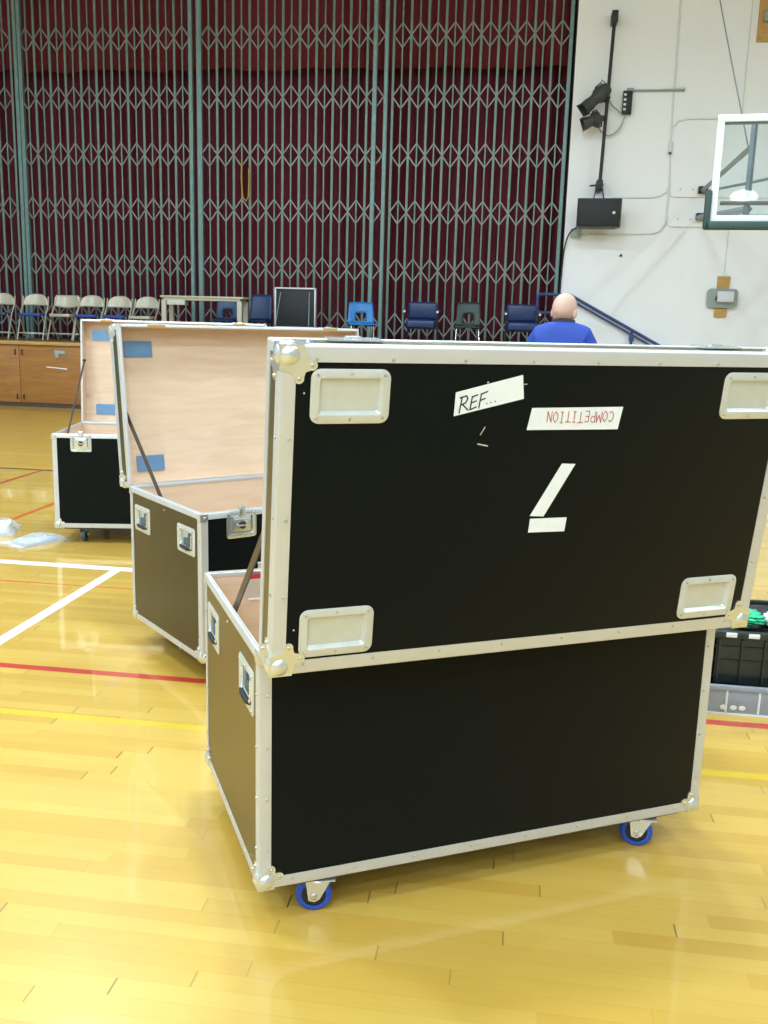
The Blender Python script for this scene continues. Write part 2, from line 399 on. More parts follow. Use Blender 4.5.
names = ['storage door under the stage at the far left end', 'brown storage door under the stage left of the meeting pulls', 'brown storage door with lock plate under the folding chairs',
         'storage door under the stage behind the leftmost case', 'storage door under the stage behind the middle case', 'storage door under the stage nearest the steps']
for i in range(6):
    hx = (edges[i+1]-edges[i])/2 - 0.06
    d_ = stage_door(edges[i], edges[i+1], names[i], hx if i % 2 == 1 else -hx)
    if i == 2:
        b = MB(); b.box(-0.10+0-0.25, 0.09-0.25, -0.034, -0.02, 0.825, 0.885, M['greypanel'], bev=0.004); b.box(-0.33, -0.27, -0.045, -0.034, 0.76, 0.83, M['greypanel'], bev=0.004); b.build('lock_plate', d_)
        b = MB(); b.prism([(-0.50, 0.600), (-0.3, 0.588), (-0.14, 0.572), (-0.14, 0.592), (-0.3, 0.602), (-0.50, 0.615)], (0, 0, 0), (1, 0, 0), (0, 0, 1), (0, -1, 0), 0.022, 0.0235, M['whitepk']); b.build('paint_scuff', d_)
# steps to the right of the stage
t = thing('stage_steps', 'wooden steps beside the stage along the white wall', 'steps', (0.87, 15.6, 0))
b = MB()
for i in range(6):
    b.box(0.30*i, 0.30*(i+1), 0, 1.15, 0, SZ - 0.182*(i+0) - 0.18 + 0.0, M['stagewood'])
b.build('step_body', t)
for i in range(6):
    b = MB(); b.box(0.30*i, 0.30*(i+1)+0.02, -0.02, 1.15, SZ-0.182*i-0.18, SZ-0.182*i-0.155, M['nosing'], bev=0.005); b.build('tread', t)
# handrail
t = thing('handrail', 'navy blue tubular handrail sloping down along the white wall', 'handrail', (0, 16.72, 0))
b = MB()
def arcpts(cx, cz, r, a0, a1, n=6): return [(cx + r*math.cos(R(a0+(a1-a0)*i/n)), 0, cz + r*math.sin(R(a0+(a1-a0)*i/n))) for i in range(n+1)]
b.tube([(0.66, 0, 1.80)] + arcpts(0.36, 1.86, 0.06, 270, 180) + arcpts(0.36, 2.05, 0.06, 180, 90) + [(0.837, 0, 2.11), (2.95, 0, 1.01)], 0.026, M['rail'], 10)
b.build('upper_rail', t)
b = MB(); b.tube([(0.66, 0, 1.80), (0.72, 0, 1.95), (0.86, 0, 2.02), (2.92, 0, 0.945)], 0.02, M['rail'], 10); b.build('lower_rail', t)
for px, base in ((0.66, SZ-0.0), (1.92, 0.36), (2.8, 0.0)):
    zt = 2.09 if px < 0.8 else 2.11 - (px-0.82)*0.521
    b = MB(); b.tube([(px, 0, base), (px, 0, zt)], 0.024, M['rail'], 10); b.build('rail_post', t)
b = MB(); b.box(1.88, 1.96, -0.02, 0.02, 1.36, 1.46, M['rail'], bev=0.01); b.build('rail_bracket', t)

# curtains behind the gate
def curtain(name, x0, x1, y, z0, z1, m, per, amp, label, hem=0.0):
    b = MB(); n = int((x1-x0)/0.03); rows = 10; V = []
    rnd = random.Random(3); ph = 0; xs = []
    phs = []
    for i in range(n+1):
        ph += 2*PI*0.03/per*(1+0.5*math.sin(i*0.043)+0.3*math.sin(i*0.017+1)); phs.append(ph)
    for j in range(rows+1):
        z = z0 + (z1-z0)*j/rows; r_ = []
        for i in range(n+1):
            x = x0 + (x1-x0)*i/n
            yy = y + amp*math.sin(phs[i]+0.25*math.sin(z*1.1)) + amp*0.3*math.sin(2.3*phs[i]+1)
            zz = z + (hem*math.sin(x*3.1)+hem*0.6*math.sin(x*7.7)) if j == 0 else z
            r_.append(b.bm.verts.new((x, yy, zz)))
        V.append(r_)
    mi = b.mi(m)
    for j in range(rows):
        for i in range(n):
            f = b.bm.faces.new([V[j][i], V[j][i+1], V[j+1][i+1], V[j+1][i]]); f.material_index = mi
    o = b.build(name, ang=180)
    md = o.modifiers.new('s', 'SOLIDIFY'); md.thickness = 0.006; md.offset = 0
    return tag(o, label, 'curtain')
curtain('stage_curtain', -12.2, 0.66, 17.75, SZ+0.01, 8.2, M['curtain'], 0.30, 0.075, 'dark maroon pleated stage curtain hanging behind the gates')
curtain('curtain_valance', -12.2, 0.66, 17.45, 5.92, 8.2, M['valance'], 0.46, 0.05, 'shorter red valance across the top of the stage curtain', 0.02)

# folding gates
ROWZ = [1.53, 2.47, 3.45, 4.39, 5.34, 6.31, 7.27]
GY = 16.93
def gate(x0, x1, c0, sp, n, label, posts):
    t = thing('folding_gate', label, 'gate', (x0, GY, SZ), 0, 'folding scissor gates across the stage')
    for (a, c) in posts:
        b = MB(); b.box(a-x0, c-x0, -0.045, 0.045, 0.0, 6.7, M['gatepost'], bev=0.006)
        b.box(a-x0+0.25*(c-a), c-x0-0.25*(c-a), -0.052, -0.045, 0.02, 6.68, M['gatepost']); b.build('gate_post', t)
    first = {}
    for k in range(n+1):          # channel pickets at the nodes
        x = c0 - sp/2 + k*sp
        if x < x0 or x > x1: continue
        if 'n' not in first:
            b = MB(); b.box(-0.021, 0.021, -0.012, 0.012, 0.03, 6.66, M['gate'], bev=0.003)
            for z in ROWZ: b.lathe([(0.0, -0.02), (0.016, -0.018), (0.016, -0.011)], M['gate'], 8, Matrix.Translation((0, 0.0, z-SZ)), axis='Y')
            o = b.build('picket', t); first['n'] = o
        else:
            o = first['n'].copy(); COL.objects.link(o); o.parent = t
        o.location = (x-x0, 0, 0)
    for k in range(n):            # thin pickets through the diamonds
        x = c0 + k*sp
        if 'c' not in first:
            b = MB(); b.box(-0.0125, 0.0125, -0.008, 0.008, 0.03, 6.66, M['gate'], bev=0.002); o = b.build('thin_picket', t); first['c'] = o
        else:
            o = first['c'].copy(); COL.objects.link(o); o.parent = t
        o.location = (x-x0, 0.0, 0)
    fl = None
    for z in ROWZ:
        if fl is None:
            b = MB(); hw, hh, w_ = sp/2, 0.195, 0.011
            for k in range(n):
                x = c0 - x0 + k*sp
                for sx in (-1, 1):
                    for sz in (-1, 1):
                        p, q = Vector((x, 0, sz*hh)), Vector((x+sx*hw, 0, 0)); d = (q-p).normalized(); nn = Vector((-d.z, 0, d.x))*w_
                        yy = -0.022 if sx*sz > 0 else -0.016
                        b.prism([(0, 0), (1, 0), (1, 1), (0, 1)], p-nn+Vector((0, yy, 0)), q-p, nn*2, (0, 1, 0), 0, 0.005, M['lattice'])
            fl = b.build('lattice_row', t, smooth=False); o = fl
        else:
            o = fl.copy(); COL.objects.link(o); o.parent = t
        o.location = (0, 0, z-SZ)
    b = MB(); b.box(0, x1-x0, -0.03, 0.03, 6.7, 6.76, M['gatepost']); b.build('top_track', t)
    return t
gate(-12.2, -9.19, -12.005, 0.289, 10, 'scissor gate panel at the far left edge of the picture', [(-12.2, -12.12)])
gate(-9.19, -5.87, -8.954, 0.289, 11, 'scissor gate panel above the beige folding chairs', [(-9.185, -9.12), (-9.105, -9.04), (-5.945, -5.875)])
gate(-5.81, -2.61, -5.585, 0.2947, 11, 'middle scissor gate panel above the beige table', [(-5.80, -5.71), (-2.685, -2.61)])
gate(-2.488, 0.645, -2.191, 0.2937, 10, 'right scissor gate panel ending at the white wall', [(-2.488, -2.42), (0.575, 0.64)])
b = MB()
b.tube([(-4.98, GY-0.05, 4.33), (-4.99, GY-0.07, 4.0), (-4.96, GY-0.07, 3.67), (-4.90, GY-0.07, 3.60), (-4.86, GY-0.07, 3.68), (-4.85, GY-0.06, 3.95), (-4.86, GY-0.04, 4.15)], 0.012, M['yellow'], 6)
tag(b.build('hanging_cord'), 'yellow cord looped over the middle gate', 'cord')

# ------------------------------------------------------------------ flight cases
W, D, Z0, Z1, T = 1.3756, 0.766, 0.1148, 0.7592, 0.1193
H2 = W/2
PT = 0.009   # panel thickness
def grid_sheet(b, o, u, v, us, vs, holes, m):
    """a flat panel in the plane o+u*a+v*c with rectangular holes"""
    o, u, v = Vector(o), Vector(u), Vector(v)
    A = sorted(set([us[0], us[1]] + [h[i] for h in holes for i in (0, 1)])); C = sorted(set([vs[0], vs[1]] + [h[i] for h in holes for i in (2, 3)]))
    mi = b.mi(m)
    for a0, a1 in zip(A, A[1:]):
        for c0, c1 in zip(C, C[1:]):
            am, cm = (a0+a1)/2, (c0+c1)/2
            if any(h[0] < am < h[1] and h[2] < cm < h[3] for h in holes): continue
            f = b.bm.faces.new([b.bm.verts.new(o+u*x+v*y) for x, y in ((a0, c0), (a1, c0), (a1, c1), (a0, c1))]); f.material_index = mi
def pocket_dish(b, o, u, v, n, w_, h_, depth, rim=0.02, rad=0.02, m=None, backm=None, rivets=True, slope=0.006):
    """pressed metal dish: flange on the face, pocket sunk by depth; n points outward"""
    o, u, v, n = map(Vector, (o, u, v, n)); mi = b.mi(m); N = 5
    loops = [(w_, h_, rad, 0.0), (w_, h_, rad, 0.0022), (w_-0.006, h_-0.006, rad-0.003, 0.0036), (w_-2*rim, h_-2*rim, 0.007, 0.0036), (w_-2*rim-0.004, h_-2*rim-0.004, 0.006, 0.0015), (w_-2*rim-2*slope-0.004, h_-2*rim-2*slope-0.004, 0.005, -depth)]
    rings = [[b.bm.verts.new(o + u*a + v*c + n*z) for a, c in rrect(ww, hh, rr, N)] for ww, hh, rr, z in loops]
    for A, B in zip(rings, rings[1:]):
        k = len(A)
        for i in range(k):
            f = b.bm.faces.new([A[i], A[(i+1) % k], B[(i+1) % k], B[i]]); f.material_index = mi
    f = b.bm.faces.new(rings[-1]); f.material_index = mi
    if rivets:
        for sx, sy in ((-1, -1), (1, -1), (1, 1), (-1, 1), (0, 1), (0, -1)):
            p = o + u*sx*(w_/2-rim*0.55-(0.004 if sx else 0)) + v*sy*(h_/2-rim*0.5-(0.003 if sx else 0)) + n*0.004
            b.ball(p, 0.0038, M['rivet'], seg=8, rings=5)
def rivet_row(b, pts, n):
    for p in pts: b.ball(Vector(p)+Vector(n)*0.0002, 0.0042, M['rivet'], seg=8, rings=5)
def lpro(b, p, q, n1, n2, w1, w2, th=0.002, m=None):
    """L extrusion along p->q; n1,n2 outward normals of the two faces; w1 = width lying on the face with normal n1"""
    p, q, n1, n2 = map(Vector, (p, q, n1, n2)); d = q-p
    out = [(-w1, 0), (0.0, 0), (0.0, 0)]
    # cross-section in (n2, n1) coords : face1 strip extends in -n2, face2 strip extends in -n1
    r = 0.004; pts = [(-w1, 0), (-w1, th)]
    for i in range(5):
        a = R(90 - 90*i/4); pts.append((th - r + r*math.cos(a), th - r + r*math.sin(a)))
    pts += [(th, -w2), (0, -w2), (0, 0)]
    b.prism(pts, p, n2, n1, d, 0, 1, m)
def corner_cap(name, c, s, parent, big=1.0):
    """ball corner: c the corner point, s the outward signs on x, y, z"""
    b = MB(); ax = [Vector((s[0], 0, 0)), Vector((0, s[1], 0)), Vector((0, 0, s[2]))]; c = Vector(c); k = big
    out = [(0.003, 0.003), (0.003, -0.048*k)]
    def lobe(cx, cy, r, a0, a1, n=7): return [(cx + r*math.cos(R(a0+(a1-a0)*i/n)), cy + r*math.sin(R(a0+(a1-a0)*i/n))) for i in range(n+1)]
    prof = [(0.0035, 0.0035), (-0.045*k, 0.0035)] + [(-0.050*k, -0.018*k)] + lobe(-0.062*k, -0.036*k, 0.0115, 75, 285, 8) + [(-0.049*k, -0.049*k)] + lobe(-0.036*k, -0.062*k, 0.0115, 165, 375, 8) + [(-0.018*k, -0.050*k), (0.0035, -0.045*k)]
    for i in range(3):
        n, u, v = ax[i], ax[(i+1) % 3], ax[(i+2) % 3]
        b.prism(prof, c, u, v, n, 0.0, 0.0042, M['zinc'])
        for (a, q) in ((-0.062*k, -0.036*k), (-0.036*k, -0.062*k)):
            b.ball(c + u*a + v*q + n*0.004, 0.0048, M['rivet'], seg=8, rings=6)
    old = set(b.bm.verts)
    b.ball(c - (ax[0]+ax[1]+ax[2])*0.019, 0.0315, M['zinc'], seg=20, rings=14)
    # drop the part of the ball that would poke through the inside of the panels
    gone = [v for v in b.bm.verts if v not in old and min(-(v.co - c).dot(k_) for k_ in ax) > 0.0065]
    bmesh.ops.delete(b.bm, geom=gone, context='VERTS')
    return b.build(name, parent, ang=40)
def stroke_text(b, strokes, o, u, v, n, w_, m, lift=0.0008):
    """handwriting: polylines in local 2-D turned into thin raised ribbons"""
    o, u, v, n = map(Vector, (o, u, v, n))
    for st in strokes:
        for (a, c), (d, e) in zip(st, st[1:]):
            p, q = o+u*a+v*c, o+u*d+v*e; dd = q-p
            if dd.length < 1e-6: dd = u*w_*0.5; q = p + dd
            t_ = dd.normalized(); s_ = n.cross(t_)*w_/2
            p -= t_*w_*0.3; q += t_*w_*0.3
            mi = b.mi(m)
            vs = [b.bm.verts.new(x) for x in (p-s_+n*lift, q-s_+n*lift, q+s_+n*lift, p+s_+n*lift)]
            f = b.bm.faces.new(vs); f.material_index = mi
DISHES = [(-0.557, 0.107), (-0.533, 0.665), (0.530, 0.107), (0.533, 0.667)]

def flight_case(label, loc, rz, theta, stay, wheel_m, wheel_rot, mode, catch_x=0.5):
    t = thing('flight_case', label, 'case', (loc[0], loc[1], 0), rz, 'flight cases standing open on the court')
    # --- body shell: black laminate outside, plywood inside
    b = MB()
    hole = lambda cx, cz, w_, h_: (cx-w_/2, cx+w_/2, cz-h_/2, cz+h_/2)
    hh = [hole(y, 0.625, 0.15, 0.10) for y in (0.145, 0.622)]
    lat = [hole(x, 0.703, 0.125, 0.095) for x in (-catch_x, catch_x)]
    zt = Z1-0.001
    lat_c = [(h[0], h[1], h[2], min(h[3], zt)) for h in lat]
    grid_sheet(b, (0, 0, 0), (1, 0, 0), (0, 0, 1), (-H2, H2), (Z0, zt), lat_c, M['lam'])
    grid_sheet(b, (0, D, 0), (1, 0, 0), (0, 0, 1), (-H2, H2), (Z0, zt), [], M['lam'])
    for x in (-H2, H2): grid_sheet(b, (x, 0, 0), (0, 1, 0), (0, 0, 1), (0, D), (Z0, zt), hh, M['lam'])
    grid_sheet(b, (0, 0, Z0), (1, 0, 0), (0, 1, 0), (-H2, H2), (0, D), [], M['lam'])
    q = PT
    for y in (q, D-q): grid_sheet(b, (0, y, 0), (1, 0, 0), (0, 0, 1), (-H2+q, H2-q), (Z0+q, zt), [], M['ply'])
    for x in (-H2+q, H2-q): grid_sheet(b, (x, 0, 0), (0, 1, 0), (0, 0, 1), (q, D-q), (Z0+q, zt), [], M['ply'])
    grid_sheet(b, (0, 0, Z0+q), (1, 0, 0), (0, 1, 0), (-H2+q, H2-q), (q, D-q), [], M['ply'])
    for (x0, x1, y0, y1) in ((-H2, H2, 0, q), (-H2, H2, D-q, D), (-H2, -H2+q, q, D-q), (H2-q, H2, q, D-q)):
        grid_sheet(b, (0, 0, zt), (1, 0, 0), (0, 1, 0), (x0, x1), (y0, y1), [], M['ply'])
    b.build('case_body', t, smooth=False)
    # --- body edging
    E = 0.031; b = MB(); a_ = M['alu']
    for sx in (-1, 1):
        for (y, sy) in ((0, -1), (D, 1)):
            lpro(b, (sx*H2, y, Z0), (sx*H2, y, Z1-0.004), (0, sy, 0), (sx, 0, 0), E, E, m=a_)
    for (y, sy) in ((0, -1), (D, 1)):
        lpro(b, (-H2, y, Z0), (H2, y, Z0), (0, sy, 0), (0, 0, -1), 0.030, 0.03, m=a_)
    for sx in (-1, 1):
        lpro(b, (sx*H2, 0, Z0), (sx*H2, D, Z0), (sx, 0, 0), (0, 0, -1), 0.027, 0.03, m=a_)
    # rim: wraps over the wall top, with a raised tongue
    RW = 0.023
    def rim(p, q_, out_, inn):
        p, q_, n = Vector(p), Vector(q_), Vector(out_)
        pts = [(0.0025, -RW), (0.0025, -0.002), (0.001, 0.001), (-0.004, 0.0015), (-0.0055, 0.006), (-0.0085, 0.006), (-0.010, 0.001), (-0.0115, 0.0), (-0.0115, -0.012), (-0.0095, -0.012), (-0.0095, -0.002), (0.0, -0.002), (0.0, -RW)]
        b.prism(pts, p, n, (0, 0, 1), q_-p, 0, 1, a_)
    rim((-H2, 0, Z1), (H2, 0, Z1), (0, -1, 0), 0); rim((-H2, D, Z1), (H2, D, Z1), (0, 1, 0), 0)
    rim((-H2, 0, Z1), (-H2, D, Z1), (-1, 0, 0), 0); rim((H2, 0, Z1), (H2, D, Z1), (1, 0, 0), 0)
    for k in range(8):
        x = -0.6 + 1.2*k/7
        rivet_row(b, [(x, -0.0025, Z0+0.018), (x, D+0.0025, Z0+0.018)], (0, 0, 0))
    for k in range(4):
        z = Z0 + 0.11 + 0.42*k/3
        for sx in (-1, 1):
            rivet_row(b, [(sx*(H2-0.02), -0.0025, z), (sx*(H2-0.02), D+0.0025, z), (sx*(H2+0.0025), 0.02, z), (sx*(H2+0.0025), D-0.02, z)], (0, 0, 0))
    for sx in (-1, 1):
        rivet_row(b, [(sx*(H2+0.001), y, Z1-0.045) for y in (0.37,)] + [(sx*(H2+0.002), y, Z0+0.015) for y in (0.2, 0.4, 0.6)], (0, 0, 0))
    b.build('edging', t, smooth=True)
    for sx in (-1, 1):
        for (y, sy) in ((0, -1), (D, 1)):
            corner_cap('corner_cap', (sx*H2, y, Z0), (sx, sy, -1), t, 0.85)
            # small bracket at the rim corner
            b = MB()
            b.prism([(0.002, 0.002), (-0.03, 0.002), (-0.03, -0.022), (-0.022, -0.03), (0.002, -0.03)], (sx*H2, y, Z1-0.002), (sx, 0, 0), (0, 0, 1), (0, sy, 0), 0.002, 0.005, M['zinc'])
            b.prism([(0.002, 0.002), (-0.03, 0.002), (-0.03, -0.022), (-0.022, -0.03), (0.002, -0.03)], (sx*H2, y, Z1-0.002), (0, sy, 0), (0, 0, 1), (sx, 0, 0), 0.002, 0.005, M['zinc'])
            b.ball((sx*(H2-0.014), y+sy*0.005, Z1-0.014), 0.006, M['rivet'], seg=8, rings=6)
            b.build('rim_bracket', t)
    # --- dolly board under the floor
    b = MB(); b.box(-H2+0.055, H2-0.055, 0.012, D-0.012, Z0-0.0125, Z0-0.0025, M['brace'], bev=0.002); b.build('base_board', t)
    # --- casters
    cz = 0.049
    for sx in (-1, 1):
        for y in (0.075, D-0.042):
            x = sx*(H2-0.172)
            c = MB(); c.box(-0.045, 0.045, -0.034, 0.034, Z0-0.016, Z0-0.0122, M['zinc'], bev=0.001)
            c.lathe([(0.0, 0), (0.028, 0), (0.032, -0.006), (0.026, -0.009), (0.0, -0.009)], M['zinc'], 20, Matrix.Translation((0, 0, Z0-0.014)))
            off = 0.012
            for s_ in (-1, 1):
                c.prism([(-0.034, Z0-0.016), (0.034, Z0-0.016), (0.034, Z0-0.024), (off+0.014, cz-0.012), (off-0.002, cz-0.016), (off-0.016, cz-0.008)], (0, s_*0.0205, 0), (1, 0, 0), (0, 0, 1), (0, s_, 0), 0, 0.003, M['zinc'])
                c.lathe([(0.0, 0.0), (0.009, 0.0), (0.008, 0.005), (0, 0.006)], M['rivet'], 10, Matrix.Translation((off, s_*0.0232, cz)) @ Matrix.Rotation(0 if s_ > 0 else PI, 4, 'Z'), axis='Y')
            root = c.build('caster_fork', t); root.location = (x, y, 0); root.rotation_euler = (0, 0, wheel_rot[0] if sx < 0 else wheel_rot[1])
            c = MB(); prof = [(0.0, -0.015), (0.022, -0.016), (0.032, -0.012)]
            c.lathe([(0.0, -0.017), (0.018, -0.017), (0.02, -0.012), (0.034, -0.012), (0.034, 0.012), (0.02, 0.012), (0.018, 0.017), (0.0, 0.017)], M['rubber'], 28, Matrix.Translation((off, 0, cz)), axis='Y')
            c.lathe([(0.033, -0.014), (0.041, -0.015), (0.0485, -0.010), (0.049, 0.0), (0.0485, 0.010), (0.041, 0.015), (0.033, 0.014)], wheel_m, 32, Matrix.Translation((off, 0, cz)), axis='Y')
            wl = c.build('wheel', root)
    # --- recessed handles
    for sx in (-1, 1):
        for y in (0.145, 0.622):
            b = MB(); o = (sx*H2, y, 0.625); n = (sx, 0, 0)
            pocket_dish(b, o, (0, 1, 0), (0, 0, 1), n, 0.178, 0.122, 0.0078, rim=0.021, rad=0.014, m=M['dish'], slope=0.003)
            hd = b.build('recessed_handle', t)
            b = MB(); X = sx*(H2+0.001)
            b.tube([(X, y-0.052, 0.655), (X, y-0.052, 0.605), (X+sx*0.004, y-0.046, 0.592)], 0.0045, M['zinc'], 8)
            b.tube([(X, y+0.052, 0.655), (X, y+0.052, 0.605), (X+sx*0.004, y+0.046, 0.592)], 0.0045, M['zinc'], 8)
            b.tube([(X+sx*0.004, y-0.050, 0.592), (X+sx*0.006, y-0.03, 0.590), (X+sx*0.006, y+0.03, 0.590), (X+sx*0.004, y+0.050, 0.592)], [0.006, 0.008, 0.008, 0.006], M['rubber'], 10)
            b.prism([(-0.035, 0.0), (0.035, 0.0), (0.03, 0.03), (-0.008, 0.032), (-0.014, 0.055), (-0.03, 0.055)], (sx*(H2-0.0075), y, 0.600), (0, 1, 0), (0, 0, 1), (sx, 0, 0), 0, 0.006, M['greywheel'])
            b.build('handle_grip', hd)
    # --- butterfly catches on the front
    for cx in (-catch_x, catch_x):
        b = MB()
        pocket_dish(b, (cx, -0.001, 0.702), (1, 0, 0), (0, 0, 1), (0, -1, 0), 0.142, 0.118, 0.0078, rim=0.015, rad=0.013, m=M['zinc'], slope=0.001)
        ct = b.build('catch', t)
        b = MB(); b.box(cx-0.060, cx+0.060, 0.0085, 0.0105, 0.668, 0.748, M['zinc']); b.box(cx-0.042, cx+0.042, -0.009, 0.006, 0.672, 0.742, M['zinc'], bev=0.004)
        b.box(cx-0.036, cx+0.036, -0.013, -0.006, 0.715, 0.728, M['zinc'], bev=0.003)
        b.lathe([(0.0, 0), (0.017, 0), (0.017, 0.006), (0.014, 0.008), (0, 0.008)], M['brace'], 16, Matrix.Translation((cx, -0.009, 0.700)) @ Matrix.Rotation(PI, 4, 'Z'), axis='Y')
        b.box(cx-0.028, cx+0.028, -0.028, -0.012, 0.6975, 0.7025, M['zinc'], bev=0.0015)
        b.build('latch_wing', ct)
        b = MB(); b.box(cx-0.015, cx+0.015, -0.012, -0.004, 0.735, 0.782, M['zinc'], bev=0.003)
        b.box(cx-0.017, cx+0.017, -0.010, 0.002, 0.776, 0.784, M['zinc'], bev=0.002); b.build('latch_hook', ct)
        if mode == 'near' and cx > 0:
            b = MB(); b.box(cx+0.004, cx+0.052, 0.0105, 0.0115, 0.733, 0.756, M['red'])
            b.box(cx-0.06, cx+0.052, 0.0105, 0.013, 0.662, 0.668, M['whitepk']); b.build('red_sticker', ct)['label'] = 'red sticker inside the case wall'
    # --- lid, built closed about the hinge line then swung open
    lb = MB(); y_ = lambda s: s - D       # s is depth from the front, hinge at s = D
    dh = [hole(x, y_(s), 0.150, 0.088) for x, s in DISHES]
    grid_sheet(lb, (0, 0, T), (1, 0, 0), (0, 1, 0), (-H2, H2), (-D, 0), dh, M['lam'])
    grid_sheet(lb, (0, 0, T-q), (1, 0, 0), (0, 1, 0), (-H2+q, H2-q), (-D+q, -q), [], M['ply'])
    zb = 0.001
    for y in (-D, 0): grid_sheet(lb, (0, y, 0), (1, 0, 0), (0, 0, 1), (-H2, H2), (zb, T), [], M['lam'])
    for x in (-H2, H2): grid_sheet(lb, (x, 0, 0), (0, 1, 0), (0, 0, 1), (-D, 0), (zb, T), [], M['lam'])
    for y in (-D+q, -q): grid_sheet(lb, (0, y, 0), (1, 0, 0), (0, 0, 1), (-H2+q, H2-q), (zb, T-q), [], M['ply'])
    for x in (-H2+q, H2-q): grid_sheet(lb, (x, 0, 0), (0, 1, 0), (0, 0, 1), (-D+q, -q), (zb, T-q), [], M['ply'])
    lid = lb.build('lid', t, smooth=False)
    lid.location = (0, D, Z1); lid.rotation_euler = (-theta, 0, 0)
    b = MB(); EL = 0.033
    for (y, sy) in ((-D, -1), (0, 1)): lpro(b, (-H2, y, T), (H2, y, T), (0, 0, 1), (0, sy, 0), EL, 0.036, m=a_)
    for sx in (-1, 1): lpro(b, (sx*H2, -D, T), (sx*H2, 0, T), (0, 0, 1), (sx, 0, 0), EL, 0.036, m=a_)
    for sx in (-1, 1):
        for (y, sy) in ((-D, -1), (0, 1)): lpro(b, (sx*H2, y, 0.0), (sx*H2, y, T), (0, sy, 0), (sx, 0, 0), 0.03, 0.022, m=a_)
    def rim2(p, q_, n):
        p, q_, n = Vector(p), Vector(q_), Vector(n)
        b.prism([(0.0025, 0.030), (0.0025, 0.001), (0.001, 0.0), (-0.0115, 0.0), (-0.0115, 0.012), (-0.0095, 0.012), (-0.0095, 0.003), (0, 0.003), (0, 0.030)], p, n, (0, 0, 1), q_-p, 0, 1, a_)
    rim2((-H2, -D, 0), (H2, -D, 0), (0, -1, 0)); rim2((-H2, 0, 0), (H2, 0, 0), (0, 1, 0))
    rim2((-H2, -D, 0), (-H2, 0, 0), (-1, 0, 0)); rim2((H2, -D, 0), (H2, 0, 0), (1, 0, 0))
    for k in range(8):
        x = -0.61 + 1.22*k/7
        rivet_row(b, [(x, -D+0.026, T+0.0022), (x, -0.022, T+0.0022)], (0, 0, 0))
    for k in range(3):
        y = -D+0.2 + 0.37*k/2
        rivet_row(b, [(-H2+0.022, y, T+0.0022), (H2-0.022, y, T+0.0022), (-H2-0.0025, y, T-0.016), (H2+0.0025, y, T-0.016)], (0, 0, 0))
    b.build('lid_edging', lid)
    for sx in (-1, 1):
        for (y, sy) in ((-D, -1), (0, 1)): corner_cap('corner_cap', (sx*H2, y, T), (sx, sy, 1), lid, 1.1)
    for x, s in DISHES:
        b = MB(); pocket_dish(b, (x, y_(s), T), (1, 0, 0), (0, 1, 0), (0, 0, 1), 0.182, 0.120, 0.0078, rim=0.019, rad=0.021, m=M['dish'], slope=0.005)
        b.prism(rrect(0.142, 0.078, 0.004, 2), (x, y_(s), T-q), (1, 0, 0), (0, 1, 0), (0, 0, 1), -0.006, 0.0, M['steelback'])
        b.build('caster_dish', lid)
    for cx in (-catch_x, catch_x):
        b = MB(); b.prism(rrect(0.13, 0.05, 0.008, 3), (cx, -D, 0.028), (1, 0, 0), (0, 0, 1), (0, -1, 0), 0.0025, 0.006, M['zinc'])
        b.box(cx-0.018, cx+0.018, -D-0.011, -D-0.005, 0.012, 0.03, M['zinc'], bev=0.002)
        b.box(cx-0.045, cx+0.045, -D-0.001, -D+0.011, -0.0025, 0.001, M['blockwood']); b.build('catch_keeper', lid)
    # hinge leaf
    b = MB(); b.tube([(-H2+0.05, 0.004, 0.0), (H2-0.05, 0.004, 0.0)], 0.0045, M['zinc'], 8); b.build('hinge', lid)
    # stays
    (y0, z0_), (y1, z1_) = stay
    for sx in (-1, 1):
        b = MB(); x = sx*(H2-0.026); d = Vector((0, y1-y0, z1_-z0_)); l = d.length; d.normalize(); nn = Vector((0, -d.z, d.y))*0.0145
        b.prism([(0, -1), (1, -1), (1, 1), (0, 1)], (x, y0, z0_), d*l, nn, (sx, 0, 0), 0, 0.004, M['brace'])
        for (yy, zz) in stay: b.lathe([(0, -0.012), (0.008, -0.012), (0.008, 0.012), (0, 0.012)], M['brace'], 10, Matrix.Translation((x+sx*0.004, yy, zz)), axis='X')
        b.build('lid_stay', t)
    # --- tapes and scratches on the near case
    if mode == 'near':
        # lid-face axes as seen from outside: local x runs to picture-left, s runs down
        def face(px, s): return (px, s-D)
        Zf = T + 0.0004
        def tapepoly(b, pts, m=M['tape'], th=0.0007): b.prism([face(*p) for p in pts], (0, 0, Zf), (1, 0, 0), (0, 1, 0), (0, 0, 1), 0, th, m)
        b = MB(); tapepoly(b, [(0.279, 0.098), (0.112, 0.057), (0.103, 0.113), (0.279, 0.153)])
        # handwriting REF...
        def mk(o, u, v): return o, u, v
        o = Vector((0.268, 0.110-D, Zf+0.0007)); rd = Vector((-0.075, -0.0165, 0)); dn = Vector((0, 0.036, 0))
        Rr = [[(0.10, 0.0), (0.02, 1.0)], [(0.0, 0.02), (0.30, -0.02), (0.36, 0.2), (0.28, 0.42), (0.06, 0.5)], [(0.14, 0.48), (0.42, 0.95)]]
        Ee = [[(0.56, 0.12), (0.50, 0.95)], [(0.54, 0.14), (0.80, 0.08)], [(0.52, 0.52), (0.76, 0.46)], [(0.50, 0.95), (0.78, 0.86)]]
        Ff = [[(0.96, 0.08), (0.90, 0.98)], [(0.94, 0.10), (1.24, 0.02)], [(0.92, 0.50), (1.16, 0.44)]]
        Dd = [[(1.24, 0.80), (1.26, 0.80)], [(1.42, 0.80), (1.44, 0.80)], [(1.62, 0.80), (1.64, 0.80)]]
        uu = rd*0.74
        stroke_text(b, [[(x, y) for x, y in st] for st in Rr+Ee+Ff+Dd], o, uu, dn, (0, 0, 1), 0.0032, M['ink'])
